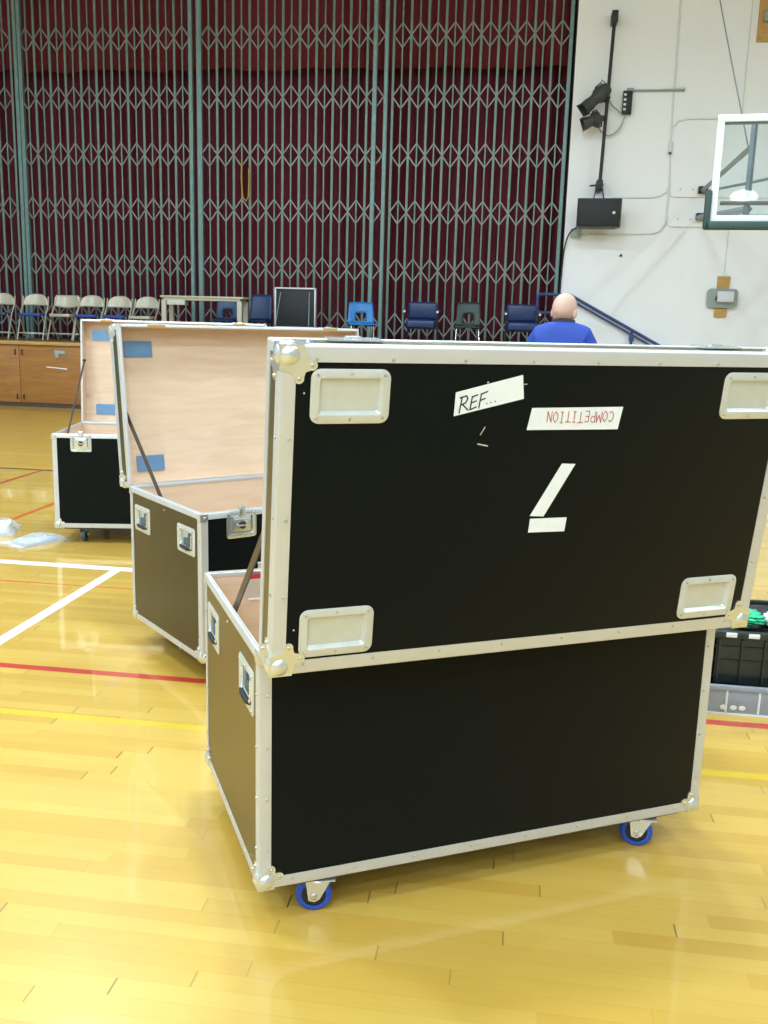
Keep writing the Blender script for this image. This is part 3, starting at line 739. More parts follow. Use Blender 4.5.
        b.build('tape_strip', lid)['label'] = 'white tape marked REF in black'
        b = MB(); tapepoly(b, [(0.078, 0.135), (-0.174, 0.1335), (-0.167, 0.1895), (0.086, 0.188)])
        # COMPETITION upside down, in red: text runs from picture-right to picture-left
        o = Vector((-0.143, 0.1735-D, Zf+0.0007)); u = Vector((1, 0, 0)); v = Vector((0, -1, 0)); H = 0.026; wl = 0.0148; gap = 0.0172
        G = {'C': [[(0.9, 0.15), (0.5, 0.0), (0.1, 0.3), (0.1, 0.75), (0.5, 1.0), (0.9, 0.85)]],
             'O': [[(0.5, 0), (0.1, 0.3), (0.1, 0.7), (0.5, 1), (0.9, 0.7), (0.9, 0.3), (0.5, 0)]],
             'M': [[(0.0, 1), (0.1, 0), (0.5, 0.7), (0.9, 0), (1.0, 1)]],
             'P': [[(0.1, 1), (0.1, 0), (0.7, 0.02), (0.85, 0.25), (0.7, 0.5), (0.1, 0.52)]],
             'E': [[(0.8, 0), (0.1, 0), (0.1, 1), (0.8, 1)], [(0.1, 0.5), (0.7, 0.5)]],
             'T': [[(0.0, 0), (1, 0)], [(0.5, 0), (0.5, 1)]], 'I': [[(0.5, 0), (0.5, 1)], [(0.25, 0), (0.75, 0)], [(0.25, 1), (0.75, 1)]],
             'N': [[(0.1, 1), (0.1, 0), (0.85, 1), (0.85, 0)]]}
        # glyph y runs downward in the letter; upside down on the tape, so down-in-letter = up on the lid
        for i, ch in enumerate('COMPETITION'):
            jit = 0.0012*math.sin(i*2.1)
            sts = [[((x*wl + i*gap), (y*H + jit)) for x, y in st] for st in G[ch]]
            oo = Vector((-0.1500, 0.1445-D, Zf+0.0007))
            stroke_text(b, [[(x, H-y) for x, y in st] for st in sts], oo, (1, 0, 0), (0, 1, 0), (0, 0, 1), 0.0019, M['redink'])
        b.build('tape_strip', lid)['label'] = 'white tape marked COMPETITION upside down in red'
        b = MB(); tapepoly(b, [(-0.022, 0.273), (-0.060, 0.275), (0.012, 0.407), (0.050, 0.404)]); b.build('tape_strip', lid)['label'] = 'slanting stroke of the white taped number'
        b = MB(); tapepoly(b, [(0.0485, 0.4115), (-0.055, 0.4125), (-0.053, 0.449), (0.0495, 0.447)]); b.build('tape_strip', lid)['label'] = 'short bar of the white taped number'
        b = MB()
        tapepoly(b, [(0.197, 0.178), (0.195, 0.180), (0.206, 0.199), (0.208, 0.198)], M['alu'], 0.0003); tapepoly(b, [(0.212, 0.218), (0.184, 0.2235), (0.184, 0.2265), (0.212, 0.221)], M['alu'], 0.0003)
        tapepoly(b, [(0.107, 0.078), (0.098, 0.0775), (0.098, 0.0795), (0.107, 0.080)], M['alu'], 0.0003)
        for (x, s) in ((0.635, 0.10), (0.637, 0.655), (0.2, 0.075)): b.ball((x, s-D, T), 0.0025, M['alu'], seg=8, rings=5)
        b.build('scratch_mark', lid)
    return t
M['steelback'] = mat('blue_grey_steel_back', (0.16, 0.30, 0.50), 0.28, metal=0.35, noise=0.1, nscale=20)

flight_case('large black flight case seen from behind, white taped marks on its raised lid', (-0.3424, 3.1180), 3.63572, 1.68408, ((0.235, 0.645), (0.775, 1.098)), M['bluewheel'], (-0.62, -0.28), 'near', 0.5)
flight_case('open flight case in the middle, plywood lid interior facing us beside the near case', (-0.7679, 4.1387), 0.77603, 1.69354, ((0.36, 0.666), (0.875, 1.118)), M['greywheel'], (0.35, 0.5), 'far', 0.5)
flight_case('leftmost open flight case, furthest back on the court', (-2.4096, 6.0723), 0.19173, 1.66542, ((0.27, 0.70), (0.822, 1.220)), M['greywheel'], (PI/2, 1.2), 'far', 0.495)

# ------------------------------------------------------------------ things on the stage
def folding_chair(label, loc, rz, seatm, round_back=True):
    t = thing('folding_chair', label, 'chair', loc, rz, 'beige folding chairs in a row on the stage')
    b = MB(); nx, nz = 12, 7; V = []
    for j in range(nz+1):
        r_ = []
        for i in range(nx+1):
            a = -1 + 2*i/nx; h = j/nz
            hw = 0.225*(1 - (0.22 if round_back else 0.05)*h**3)
            x = a*hw; z = 0.60 + 0.205*h - (0.055 if round_back else 0.015)*abs(a)**3*h - (0.0 if round_back else 0.03*(1-h)*abs(a)**3*-1)
            if not round_back: z = 0.60+0.195*h - 0.03*(1-a*a)*(1-h)
            y = 0.16 + 0.05*h + 0.045*(1-a*a)
            r_.append(b.bm.verts.new((x, y, z)))
        V.append(r_)
    for j in range(nz):
        for i in range(nx): b.bm.faces.new([V[j][i], V[j][i+1], V[j+1][i+1], V[j+1][i]]).material_index = b.mi(M['beige'])
    o = b.build('backrest', t, ang=180); md = o.modifiers.new('s', 'SOLIDIFY'); md.thickness = 0.012
    b = MB(); b.box(-0.19, 0.19, -0.20, 0.17, 0.405, 0.465, seatm, bev=0.02, seg=3); b.build('seat', t)
    for sx in (-1, 1):
        b = MB(); b.tube([(sx*0.222, 0.20, 0.76), (sx*0.225, 0.15, 0.60), (sx*0.222, 0.0, 0.44), (sx*0.222, -0.22, 0.0)], 0.0125, M['beige'], 8); b.build('front_leg', t)
        b = MB(); b.tube([(sx*0.20, -0.14, 0.43), (sx*0.20, 0.22, 0.0)], 0.0115, M['beige'], 8); b.build('rear_leg', t)
    b = MB(); b.tube([(-0.222, -0.16, 0.12), (0.222, -0.16, 0.12)], 0.008, M['beige'], 8); b.tube([(-0.2, 0.14, 0.10), (0.2, 0.14, 0.10)], 0.008, M['beige'], 8); b.build('stretcher', t)
    return t
FY = 16.15; K = 16.15/15.55
for x, y, rz, sm, rb, lab in ((-8.89, FY-0.1, R(8), M['tealvinyl'], True, 'beige folding chair cut by the left picture edge'),
        (-8.27, FY-0.10, R(10), M['bluevinyl'], True, 'second folding chair from the left, blue seat, above the door pulls'),
        (-7.79, FY+0.06, R(4), M['beige'], False, 'beige folding chair with all-beige seat between two blue-seated ones'),
        (-7.28, FY-0.05, R(6), M['bluevinyl'], True, 'fourth folding chair from the left, blue seat, rounded back'),
        (-6.80, FY-0.0, R(6), M['bluevinyl'], True, 'fifth folding chair from the left, blue seat, touching the rightmost one'),
        (-6.33, FY+0.02, R(0), M['beige'], True, 'rightmost beige folding chair, next to the beige table')):
    folding_chair(lab, (x*K, y, SZ), rz, sm, rb)

t = thing('table', 'long beige table on the stage right of the folding chairs', 'table', (-5.375, 16.0, SZ))
b = MB(); b.box(-0.74, 0.74, -0.22, 0.22, 0.79, 0.825, M['table'], bev=0.005); b.build('tabletop', t)
b = MB(); b.box(-0.68, 0.67, -0.2, 0.2, 0.75, 0.789, M['table'], bev=0.003); b.build('apron', t)
b = MB(); b.box(-0.62, -0.30, -0.215, -0.02, 0.67, 0.75, M['tabledrawer'], bev=0.005); b.build('drawer', t)
for sx in (-0.68, 0.66):
    for sy in (-0.18, 0.18):
        b = MB(); b.box(sx-0.04, sx+0.04, sy-0.03, sy+0.03, 0, 0.75, M['table'], bev=0.006); b.build('leg', t)

def shell_chair(label, loc, rz, m, wd=0.42, cut=True, h=0.80, tilt=0.10):
    t = thing('plastic_chair', label, 'chair', loc, rz, 'moulded plastic chairs on the stage')
    b = MB(); nx, nz = 10, 8; V = []
    for j in range(nz+1):
        r_ = []
        for i in range(nx+1):
            a = -1+2*i/nx; k = j/nz; hw = wd/2*(1-0.12*k)
            r_.append(b.bm.verts.new((a*hw, 0.17+tilt*k-0.03*a*a, 0.44+(h-0.44)*k - 0.012*abs(a)**4*k)))
        V.append(r_)
    for j in range(nz):
        for i in range(nx):
            if cut and 1 <= j <= 3 and 3 <= i <= 6: continue
            b.bm.faces.new([V[j][i], V[j][i+1], V[j+1][i+1], V[j+1][i]]).material_index = b.mi(m)
    o = b.build('backrest', t, ang=180); md = o.modifiers.new('s', 'SOLIDIFY'); md.thickness = 0.01
    b = MB(); b.box(-wd/2, wd/2, -0.20, 0.19, 0.415, 0.445, m, bev=0.013, seg=3); b.build('seat', t)
    for sx in (-1, 1):
        b = MB(); b.tube([(sx*0.10, 0.0, 0.41), (sx*0.18, -0.13, 0.405), (sx*0.205, -0.19, 0.0)], 0.011, M['chrome'], 8); b.build('front_leg', t)
        b = MB(); b.tube([(sx*0.10, 0.02, 0.41), (sx*0.18, 0.14, 0.405), (sx*0.205, 0.21, 0.0)], 0.011, M['chrome'], 8); b.build('rear_leg', t)
    return t
shell_chair('blue plastic chair behind the beige table', (-5.20, 16.55, SZ), R(5), M['midblue'], h=0.80)
shell_chair('dark blue plastic chair between the table and the black road case', (-4.61, 16.58, SZ), R(-3), M['deepblue'], h=0.90, cut=False)
shell_chair('bright blue plastic chair right of the black road case', (-2.56, 15.55, SZ), R(14), M['brightblue'], h=0.79, wd=0.45)
shell_chair('dark green plastic chair between the two padded armchairs', (-0.83, 15.85, SZ), R(2), M['darkgreen'], h=0.84)

def arm_chair(label, loc, rz):
    t = thing('padded_armchair', label, 'chair', loc, rz, 'navy padded armchairs on the stage')
    b = MB(); b.box(-0.25, 0.25, 0.10, 0.21, 0.53, 0.82, M['navy'], bev=0.05, seg=4); b.build('backrest', t)
    b = MB(); b.box(-0.245, 0.245, -0.24, 0.20, 0.38, 0.535, M['navy'], bev=0.05, seg=4); b.build('seat', t)
    for sx in (-1, 1):
        b = MB(); b.tube([(sx*0.27, -0.22, 0.0), (sx*0.27, -0.24, 0.62), (sx*0.27, -0.20, 0.67), (sx*0.27, 0.18, 0.67)], 0.009, M['blackmetal'], 8); b.build('front_leg', t)
        b = MB(); b.tube([(sx*0.25, 0.17, 0.70), (sx*0.25, 0.15, 0.45), (sx*0.25, 0.24, 0.0)], 0.012, M['blackmetal'], 8); b.build('rear_leg', t)
        b = MB(); b.box(sx*0.27-0.022, sx*0.27+0.022, -0.20, 0.10, 0.672, 0.695, M['navy'], bev=0.009); b.ball((sx*0.27, -0.215, 0.655), 0.022, M['bbwhite'], seg=10, rings=8); b.build('armrest', t)
    return t
arm_chair('navy padded armchair between the bright blue and dark green chairs', (-1.58, 15.7, SZ), R(0))
arm_chair('navy padded armchair nearest the blue handrail', (0.05, 15.7, SZ), R(3))

t = thing('road_case', 'tall black road case with aluminium frame standing open on the stage', 'case', (-3.80, 15.55, SZ))
b = MB(); b.box(-0.36, 0.36, 0.0, 0.5, 0.0, 0.34, M['black'], bev=0.004); b.build('case_body', t)
lidr = None
b = MB(); b.box(-0.345, 0.345, 0.50, 0.56, 0.35, 1.0, M['black'], bev=0.003); lidr = b.build('lid', t)
b = MB()
for (x0, x1, z0, z1) in ((-0.36, 0.36, 0.985, 1.01), (-0.36, -0.335, 0.34, 1.0), (0.335, 0.36, 0.34, 1.0), (-0.36, 0.36, 0.33, 0.355)): b.box(x0, x1, 0.47, 0.57, z0, z1, M['alu'], bev=0.003)
b.build('lid_frame', lidr)
b = MB()
for sx in (-1, 1): b.tube([(sx*0.34, -0.002, 0.0), (sx*0.34, -0.002, 0.34)], 0.012, M['alu'], 6)
b.tube([(-0.35, -0.002, 0.335), (0.35, -0.002, 0.335)], 0.012, M['alu'], 6); b.build('edging', t)
for sx in (-1, 1):
    b = MB(); b.tube([(sx*0.29, 0.25, 0.34), (sx*0.25, 0.47, 0.93)], 0.007, M['strut'], 6); b.build('lid_stay', t)

# ------------------------------------------------------------------ equipment on the white wall
# pole with two spotlights
t = thing('lighting_pole', 'black vertical pole on the white wall above the loudspeaker', 'pole', (1.20, WY-0.25, 0))
b = MB(); b.tube([(0, 0, 3.78), (0.06, 0, 6.52)], 0.028, M['blackmetal'], 12); b.build('pole', t)
for z, xx in ((6.44, 0.06), (3.87, 0.0)):
    b = MB(); b.box(xx-0.05, xx+0.05, -0.04, 0.25, z-0.08, z+0.09, M['blackmetal'], bev=0.01); b.build('wall_clamp', t)
b = MB(); b.tube([(-0.16, -0.02, 3.86), (0.06, -0.02, 3.88)], 0.014, M['blackmetal'], 8); b.build('clamp_handle', t)
for sx in (-0.10, 0.09):
    b = MB(); b.tube([(sx*0.5, -0.02, 3.82), (sx, -0.12, 3.58)], 0.010, M['blackmetal'], 6); b.build('yoke', t)
def spot(label, loc, az, el, L, r):
    t = thing('stage_spotlight', label, 'spotlight', loc, 0, 'stage spotlights clamped to the black pole')
    dirn = Vector((-math.cos(el)*math.cos(az), -math.cos(el)*math.sin(az), -math.sin(el)))
    q = dirn.to_track_quat('Z', 'Y').to_matrix().to_4x4()
    b = MB(); b.lathe([(0, -L*0.5), (r*0.7, -L*0.48), (r*0.95, -L*0.35), (r, -L*0.1), (r*0.72, 0.0), (r*0.72, L*0.2), (r*0.8, L*0.22), (r*0.85, L*0.5), (r*0.75, L*0.5), (r*0.7, L*0.3), (0, L*0.28)], M['darkgrey'], 20, q); b.build('lamp_body', t)
    b = MB()
    b.lathe([(r*0.85, L*0.5), (r*1.2, L*0.5), (r*1.2, L*0.515), (r*0.85, L*0.515)], M['darkgrey'], 4, q @ Matrix.Rotation(PI/4, 4, 'Z')); b.build('filter_frame', t)
    b = MB(); b.tube([q @ Vector((0, r*1.05, -L*0.15)), q @ Vector((0, r*1.1, -L*0.4)), Vector((0.17, 0.0, 0.04)), q @ Vector((0, -r*1.1, -L*0.4)), q @ Vector((0, -r*1.05, -L*0.15))], 0.012, M['blackmetal'], 6); b.build('yoke', t)
    b = MB(); b.box(0.13, 0.2, -0.04, 0.04, 0.0, 0.08, M['blackmetal'], bev=0.01); b.build('clamp', t)
    return t
spot('larger dark grey spotlight, upper one on the black pole', (1.04, WY-0.32, 5.20), R(25), R(42), 0.56, 0.125)
spot('smaller dark grey spotlight, lower one on the black pole', (1.00, WY-0.32, 4.86), R(10), R(22), 0.30, 0.12)
t = thing('dimmer_pack', 'black dimmer pack with white sockets right of the spotlights', 'dimmer', (1.565, WY, 5.19))
b = MB(); b.box(-0.075, 0.075, -0.10, -0.0, -0.18, 0.18, M['blackmetal'], bev=0.008); b.build('housing', t)
for k in range(4):
    b = MB(); b.box(-0.06, -0.02, -0.108, -0.10, 0.10-0.075*k, 0.135-0.075*k, M['whitepk'], bev=0.003); b.build('socket', t)
def cable(name, pts, r, m, label, cat='cable', n=6):
    b = MB(); P = [Vector(p) for p in pts]; out = []
    for i in range(len(P)-1):
        p0, p1, p2, p3 = P[max(0, i-1)], P[i], P[i+1], P[min(len(P)-1, i+2)]
        for k in range(6):
            u = k/6; out.append(0.5*((2*p1)+(p2-p0)*u+(2*p0-5*p1+4*p2-p3)*u*u+(3*p1-p0-3*p2+p3)*u**3))
    out.append(P[-1]); b.tube(out, r, m, n); return tag(b.build(name), label, cat)
cable('spotlight_cable', [(1.12, WY-0.24, 5.50), (1.25, WY-0.16, 5.40), (1.28, WY-0.10, 5.20), (1.42, WY-0.08, 5.07), (1.50, WY-0.09, 5.01)], 0.011, M['greypanel'], 'grey cable from the larger spotlight to the dimmer pack')
cable('spotlight_cable', [(1.10, WY-0.24, 4.84), (1.16, WY-0.16, 4.74), (1.30, WY-0.08, 4.68), (1.46, WY-0.08, 4.77), (1.55, WY-0.08, 5.00)], 0.011, M['greypanel'], 'grey cable looping below the dimmer pack from the smaller spotlight')
t = thing('conduit', 'grey horizontal conduit running right from the dimmer pack', 'conduit', (1.6, WY-0.03, 5.385))
b = MB(); b.tube([(0, 0, 0), (0.87, 0, 0)], 0.016, M['greypanel'], 8); b.tube([(0.5, 0, 0.02), (0.89, 0, 0.035)], 0.012, M['whiteconduit'], 6); b.build('pipe', t)
b = MB(); b.box(-0.05, 0.06, -0.04, 0.03, -0.035, 0.035, M['greypanel'], bev=0.01); b.build('conduit_box', t)

# loudspeaker
t = thing('loudspeaker', 'black loudspeaker mounted sideways on the white wall below the pole', 'loudspeaker', (1.205, WY-0.5, 3.405), R(-4))
b = MB(); b.prism([(-0.355, 0.0), (-0.335, -0.07), (0.335, -0.07), (0.355, 0.0), (0.27, 0.30), (-0.27, 0.30)], (0, 0, -0.225), (1, 0, 0), (0, 1, 0), (0, 0, 1), 0, 0.45, M['blackmetal']); b.build('cabinet', t)
b = MB(); b.box(-0.33, 0.33, -0.082, -0.066, -0.205, 0.205, M['black'], bev=0.01); b.box(-0.10, -0.09, -0.086, -0.08, -0.2, 0.2, M['blackmetal']); b.build('grille', t)
b = MB(); b.lathe([(0, 0), (0.024, 0), (0.022, 0.004), (0, 0.004)], M['bbwhite'], 16, Matrix.Translation((0.235, -0.083, 0.0)) @ Matrix.Rotation(PI, 4, 'Z'), axis='Y'); b.build('round_badge', t)
b = MB(); b.box(-0.05, 0.05, 0.29, 0.50, -0.03, 0.25, M['blackmetal'], bev=0.005); b.build('wall_bracket', t)
b = MB(); b.box(0.79, 0.95, WY-0.10, WY, 3.06, 3.20, M['greypanel'], bev=0.01); o = b.build('junction_box'); tag(o, 'small grey junction box below the loudspeaker', 'junction box')
cable('speaker_cable', [(1.0, WY-0.15, 3.22), (0.88, WY-0.13, 3.21), (0.76, WY-0.08, 3.10), (0.70, WY-0.04, 2.85), (0.68, WY-0.03, 2.4), (0.66, WY-0.03, 1.95)], 0.012, M['blackmetal'], 'black cable hanging down the wall edge from the loudspeaker')
b = MB(); b.box(1.63, 1.67, WY-0.03, WY, 2.76, 2.79, M['brace'], bev=0.004); b.tube([(1.65, WY-0.03, 2.78), (1.66, WY-0.05, 2.80)], 0.008, M['brace'], 6); tag(b.build('wall_hook'), 'tiny dark hook on the white wall below the loudspeaker', 'hook')

# surface raceways painted with the wall
def raceway(label, pts, r=0.016):
    b = MB(); b.tube([(x, WY-0.012, z) for x, z in pts], r, M['whiteconduit'], 8); return tag(b.build('wall_conduit'), label, 'conduit')
raceway('white conduit rising up the wall past the alarm box', [(2.28, 8.4), (2.305, 4.75), (2.35, 3.9), (2.34, 3.30), (2.26, 3.18), (2.15, 3.14), (0.97, 3.10)])
raceway('white conduit curving right toward the backboard top', [(2.31, 4.62), (2.33, 4.82), (2.42, 4.92), (2.56, 4.95), (4.2, 4.97)])
raceway('white conduit running left behind the loudspeaker top', [(2.36, 3.95), (2.32, 3.82), (2.22, 3.745), (2.1, 3.72), (1.45, 3.71)])
raceway('thin white line down the wall above the backboard', [(3.44, 8.4), (3.40, 6.7), (3.40, 4.9)], 0.007)
raceway('thin white line above the grey wall enclosure', [(3.37, 3.45), (3.36, 2.50)], 0.007)
b = MB(); b.box(2.285, 2.345, WY-0.06, WY, 4.42, 4.60, M['whitebox'], bev=0.012); b.box(2.295, 2.335, WY-0.065, WY-0.02, 4.40, 4.43, M['brace'], bev=0.004); tag(b.build('alarm_box'), 'small pale alarm box on the vertical wall conduit', 'alarm')
# planks carrying the backboard arms
for z, lab in ((3.83, 'upper white plank on the wall behind the backboard'), (3.355, 'lower white plank on the wall behind the backboard')):
    t = thing('mounting_plank', lab, 'plank', (2.37, WY, z))
    b = MB(); b.prism(rrect(3.4, 0.20, 0.07, 6, 1.7, 0), (0, 0, 0), (1, 0, 0), (0, 0, 1), (0, -1, 0), 0, 0.04, M['wall']); b.build('board', t)
    for x in (0.16, 0.36, 0.5): b = MB(); b.lathe([(0, 0), (0.016, 0), (0.013, 0.012), (0, 0.014)], M['rivet'], 10, Matrix.Translation((x, -0.04, 0.02)) @ Matrix.Rotation(PI, 4, 'Z'), axis='Y'); b.build('bolt', t)

# grey enclosure on wooden blocks
t = thing('wall_enclosure', 'grey box mounted on a wooden block right of the handrail', 'box', (3.36, WY, 2.12))
b = MB(); b.prism([(-0.105, -0.32), (0.095, -0.32), (0.105, 0.35), (-0.095, 0.35)], (0, 0, 0), (1, 0, 0), (0, 0, 1), (0, -1, 0), 0, 0.035, M['blockwood']); b.build('wooden_block', t)
b = MB(); b.prism(rrect(0.49, 0.31, 0.06, 5), (0, 0, -0.01), (1, 0, 0), (0, 0, 1), (0, -1, 0), 0.035, 0.075, M['greypanel']); b.build('backing_plate', t)
b = MB(); b.box(-0.10, 0.165, -0.17, -0.075, -0.075, 0.10, M['whitebox'], bev=0.012); b.box(-0.115, -0.06, -0.15, -0.076, -0.05, 0.02, M['brace'], bev=0.01); b.build('cover', t)
t = thing('wall_plate', 'wooden plate high on the wall cut by the top right corner', 'plate', (3.70, WY, 6.42))
b = MB(); b.box(-0.19, 0.19, -0.04, 0, -0.32, 0.45, M['blockwood'], bev=0.005); b.build('board', t)
b = MB(); b.box(-0.12, 0.02, -0.14, -0.04, -0.04, 0.12, M['greypanel'], bev=0.02); b.build('cover', t)

# ------------------------------------------------------------------ basketball backboard
BY = 11.0
kx = lambda X10: X10*BY/10.2
bz = lambda z10: CAM_H + (z10-CAM_H)*BY/10.2
t = thing('basketball_backboard', 'glass basketball backboard with white frame and green padding at right edge', 'backboard', (1.985, BY, 2.72), R(-6))
HB, WB = 1.10, 1.80
b = MB()
FW = 0.074
b.box(0, WB, -0.03, 0.03, HB-FW, HB, M['bbwhite'], bev=0.004); b.box(0, WB, -0.03, 0.03, 0, FW, M['bbwhite'], bev=0.004)
b.box(0, FW, -0.03, 0.03, FW, HB-FW, M['bbwhite']); b.box(WB-FW, WB, -0.03, 0.03, FW, HB-FW, M['bbwhite']); b.build('frame', t)
b = MB(); b.box(FW-0.01, WB-FW+0.01, -0.006, 0.006, FW-0.01, HB-FW+0.01, M['glass']); b.build('glass_panel', t)
b = MB()
for (x0, x1, z0, z1) in ((0.60, 0.65, 0.16, 0.50), (1.15, 1.20, 0.16, 0.50), (0.60, 1.20, 0.50, 0.55), (0.60, 1.20, 0.12, 0.16)): b.box(x0, x1, -0.009, -0.0065, z0, z1, M['bbwhite'])
b.build('target_square', t)
b = MB(); b.box(FW-0.012, WB-FW+0.012, 0.008, 0.032, HB-FW-0.022, HB-FW+0.004, M['strut']); b.box(FW-0.012, WB-FW+0.012, 0.008, 0.032, FW-0.004, FW+0.012, M['strut']); b.build('glass_gasket', t)
b = MB()
b.box(-0.05, WB+0.05, -0.055, 0.055, -0.075, 0.012, M['pad'], bev=0.02, seg=3); b.box(-0.055, 0.012, -0.055, 0.055, -0.07, 0.33, M['pad'], bev=0.015, seg=3); b.box(WB-0.012, WB+0.055, -0.055, 0.055, -0.07, 0.33, M['pad'], bev=0.015, seg=3); b.build('padding', t)
# rim and net in the middle of the board (outside the picture)
b = MB()
b.tube([(WB/2+0.23*math.cos(2*PI*i/28), -0.38+0.23*math.sin(2*PI*i/28), 0.20) for i in range(28)], 0.010, M['red'], 8, closed=True)
b.box(WB/2-0.06, WB/2+0.06, -0.17, -0.03, 0.13, 0.21, M['red'], bev=0.005); b.build('hoop_rim', t)
# steel arms from the wall to the board
t = thing('backboard_mount', 'grey steel arms joining the wall planks to the basketball backboard', 'bracket', (2.9, WY-0.04, 3.6))
def bar(name, p, q, w_, m=M['strut']):
    b = MB(); b.tube([Vector(p)-Vector((2.9, WY-0.04, 3.6)), Vector(q)-Vector((2.9, WY-0.04, 3.6))], w_, m, 4); return b.build(name, t)
PX, PY = 2.43, BY+0.28
bar('post', (PX, PY, 2.83), (PX, PY, 3.80), 0.035)
bar('post', (PX+1.0, PY-0.1, 2.83), (PX+1.0, PY-0.1, 3.72), 0.035)
bar('upper_arm', (2.88, WY-0.08, 3.83), (2.40, PY+0.02, 3.53), 0.042)
bar('upper_arm', (5.2, WY-0.08, 3.83), (3.34, PY-0.1, 3.45), 0.042)
bar('lower_arm', (2.84, WY-0.08, 3.40), (2.46, PY+0.02, 2.90), 0.040)
bar('lower_arm', (5.2, WY-0.08, 3.38), (3.34, PY-0.1, 2.90), 0.040)
bar('cross_brace', (2.88, WY-0.1, 3.80), (3.30, PY, 3.36), 0.020)
bar('cross_rail', (PX-0.3, PY-0.06, 2.95), (PX+1.1, PY-0.18, 2.95), 0.022)
for z in (3.84, 3.42):
    b = MB(); b.box(-0.09, 0.06, -0.10, 0.0, z-3.6-0.06, z-3.6+0.05, M['blackmetal'], bev=0.01); b.build('wall_hinge', t)
cable('hoist_cable', [(2.37, 14.5, 6.50), (2.36, 13.3, 5.42), (2.38, PY, 3.56)], 0.008, M['strut'], 'thin steel cable running down from the ceiling to the backboard')
b = MB(); b.tube([(2.37, 14.5, 6.5), (2.37, 14.5, CZ)], 0.008, M['strut'], 8); tag(b.build('cable_anchor'), 'steel ceiling anchor holding the backboard cable', 'anchor')

# ------------------------------------------------------------------ crate and bin right of the near case
t = thing('plastic_bin', 'low grey-blue plastic bin under the black crate', 'bin', (1.27, 4.12, 0))
b = MB()
b.box(-0.44, 0.44, -0.29, 0.29, 0.0, 0.012, M['totelid'], bev=0.003)
for (x0, x1, y0, y1) in ((-0.44, 0.44, -0.29, -0.278), (-0.44, 0.44, 0.278, 0.29), (-0.44, -0.428, -0.278, 0.278), (0.428, 0.44, -0.278, 0.278)): b.box(x0, x1, y0, y1, 0.012, 0.125, M['totelid'], bev=0.002)
b.build('bin_body', t)
b = MB(); b.box(-0.45, 0.45, -0.302, -0.29, 0.105, 0.128, M['totelid'], bev=0.004); b.box(-0.445, 0.445, -0.294, -0.290, 0.0, 0.006, M['whitepk']); b.build('bin_rim', t)
for x in (-0.33, -0.20, -0.06, 0.10, 0.25):
    b = MB(); b.box(x-0.004, x+0.004, -0.2945, -0.289, 0.01, 0.105, M['whitepk'], bev=0.001); b.build('rib', t)
for x in (-0.34, -0.30, -0.265):
    b = MB(); b.ball((x, -0.291, 0.03), 0.014, M['whitepk'], sc=(1, 0.2, 0.8)); b.build('sticker', t)
t = thing('crate', 'black ribbed plastic crate behind the right end of the near case', 'crate', (1.27, 4.14, 0.0125))
b = MB(); cw, cdp, ch = 0.385, 0.245, 0.315
b.box(-cw, cw, -cdp, cdp, 0.09, 0.10, M['crate'])
for (x0, x1, y0, y1) in ((-cw, cw, -cdp, -cdp+0.008), (-cw, cw, cdp-0.008, cdp), (-cw, -cw+0.008, -cdp, cdp), (cw-0.008, cw, -cdp, cdp)): b.box(x0, x1, y0, y1, 0.10, ch, M['crate'])
for x0 in (-cw, cw-0.14):
    b.prism([(x0, 0.10), (x0+0.14, 0.10), (x0+(0.07 if x0 < 0 else 0.14), 0.0), (x0+(0.0 if x0 < 0 else 0.07), 0.0)], (0, -cdp, 0), (1, 0, 0), (0, 0, 1), (0, 1, 0), 0, 0.49, M['crate'])
b.build('crate_body', t)
b = MB()
for k in range(9): x = -cw+0.02+k*(2*cw-0.04)/8; b.box(x-0.005, x+0.005, -cdp-0.012, -cdp, 0.10, ch-0.02, M['crate'])
for z in (0.13, 0.20, 0.26): b.box(-cw, cw, -cdp-0.008, -cdp, z, z+0.004, M['blackmetal'])
b.build('crate_ribs', t)
b = MB()
for (x0, x1, y0, y1) in ((-cw-0.02, cw+0.02, -cdp-0.02, -cdp+0.01), (-cw-0.02, cw+0.02, cdp-0.01, cdp+0.02), (-cw-0.02, -cw+0.01, -cdp, cdp), (cw-0.01, cw+0.02, -cdp, cdp)): b.box(x0, x1, y0, y1, ch-0.015, ch+0.015, M['crate'], bev=0.005)
b.build('crate_rim', t)
for x in (-0.325, -0.235):
    b = MB(); b.box(x-0.022, x+0.022, -cdp-0.023, -cdp-0.019, ch-0.008, ch+0.012, M['whitepk'], bev=0.002); b.build('rim_label', t)
def lump(name, label, cat, c, sc, m, seed, amp=0.3, rough=2.5, zmin=None):
    b = MB(); bmesh.ops.create_icosphere(b.bm, subdivisions=4, radius=1)
    rnd = random.Random(seed); ph = [rnd.uniform(0, 6) for _ in range(9)]
    for v in b.bm.verts:
        p = v.co.copy(); k = 1 + amp*(math.sin(rough*p.x*2+ph[0])*math.sin(rough*p.y*2+ph[1])*0.5 + 0.35*math.sin(rough*5*p.x+ph[2]+3*p.z)*math.sin(rough*4*p.y+ph[3]) + 0.3*math.sin(rough*7*p.z+ph[4]+4*p.x))
        v.co = Vector((c[0]+p.x*k*sc[0], c[1]+p.y*k*sc[1], c[2]+p.z*k*sc[2]))
        if zmin is not None: v.co.z = max(v.co.z, zmin)
    b.mats = [m]; o = b.build(name, ang=60); return tag(o, label, cat)
lump('black_cloth', 'crumpled black fabric bundle heaped inside the crate', 'cloth', (1.28, 4.18, 0.27), (0.34, 0.20, 0.10), M['rubber'], 3, 0.25, zmin=0.115)
lump('black_strap_bag', 'black bag piled on top of the crate at the right edge', 'bag', (1.34, 4.20, 0.42), (0.15, 0.15, 0.075), M['black'], 9, 0.25)
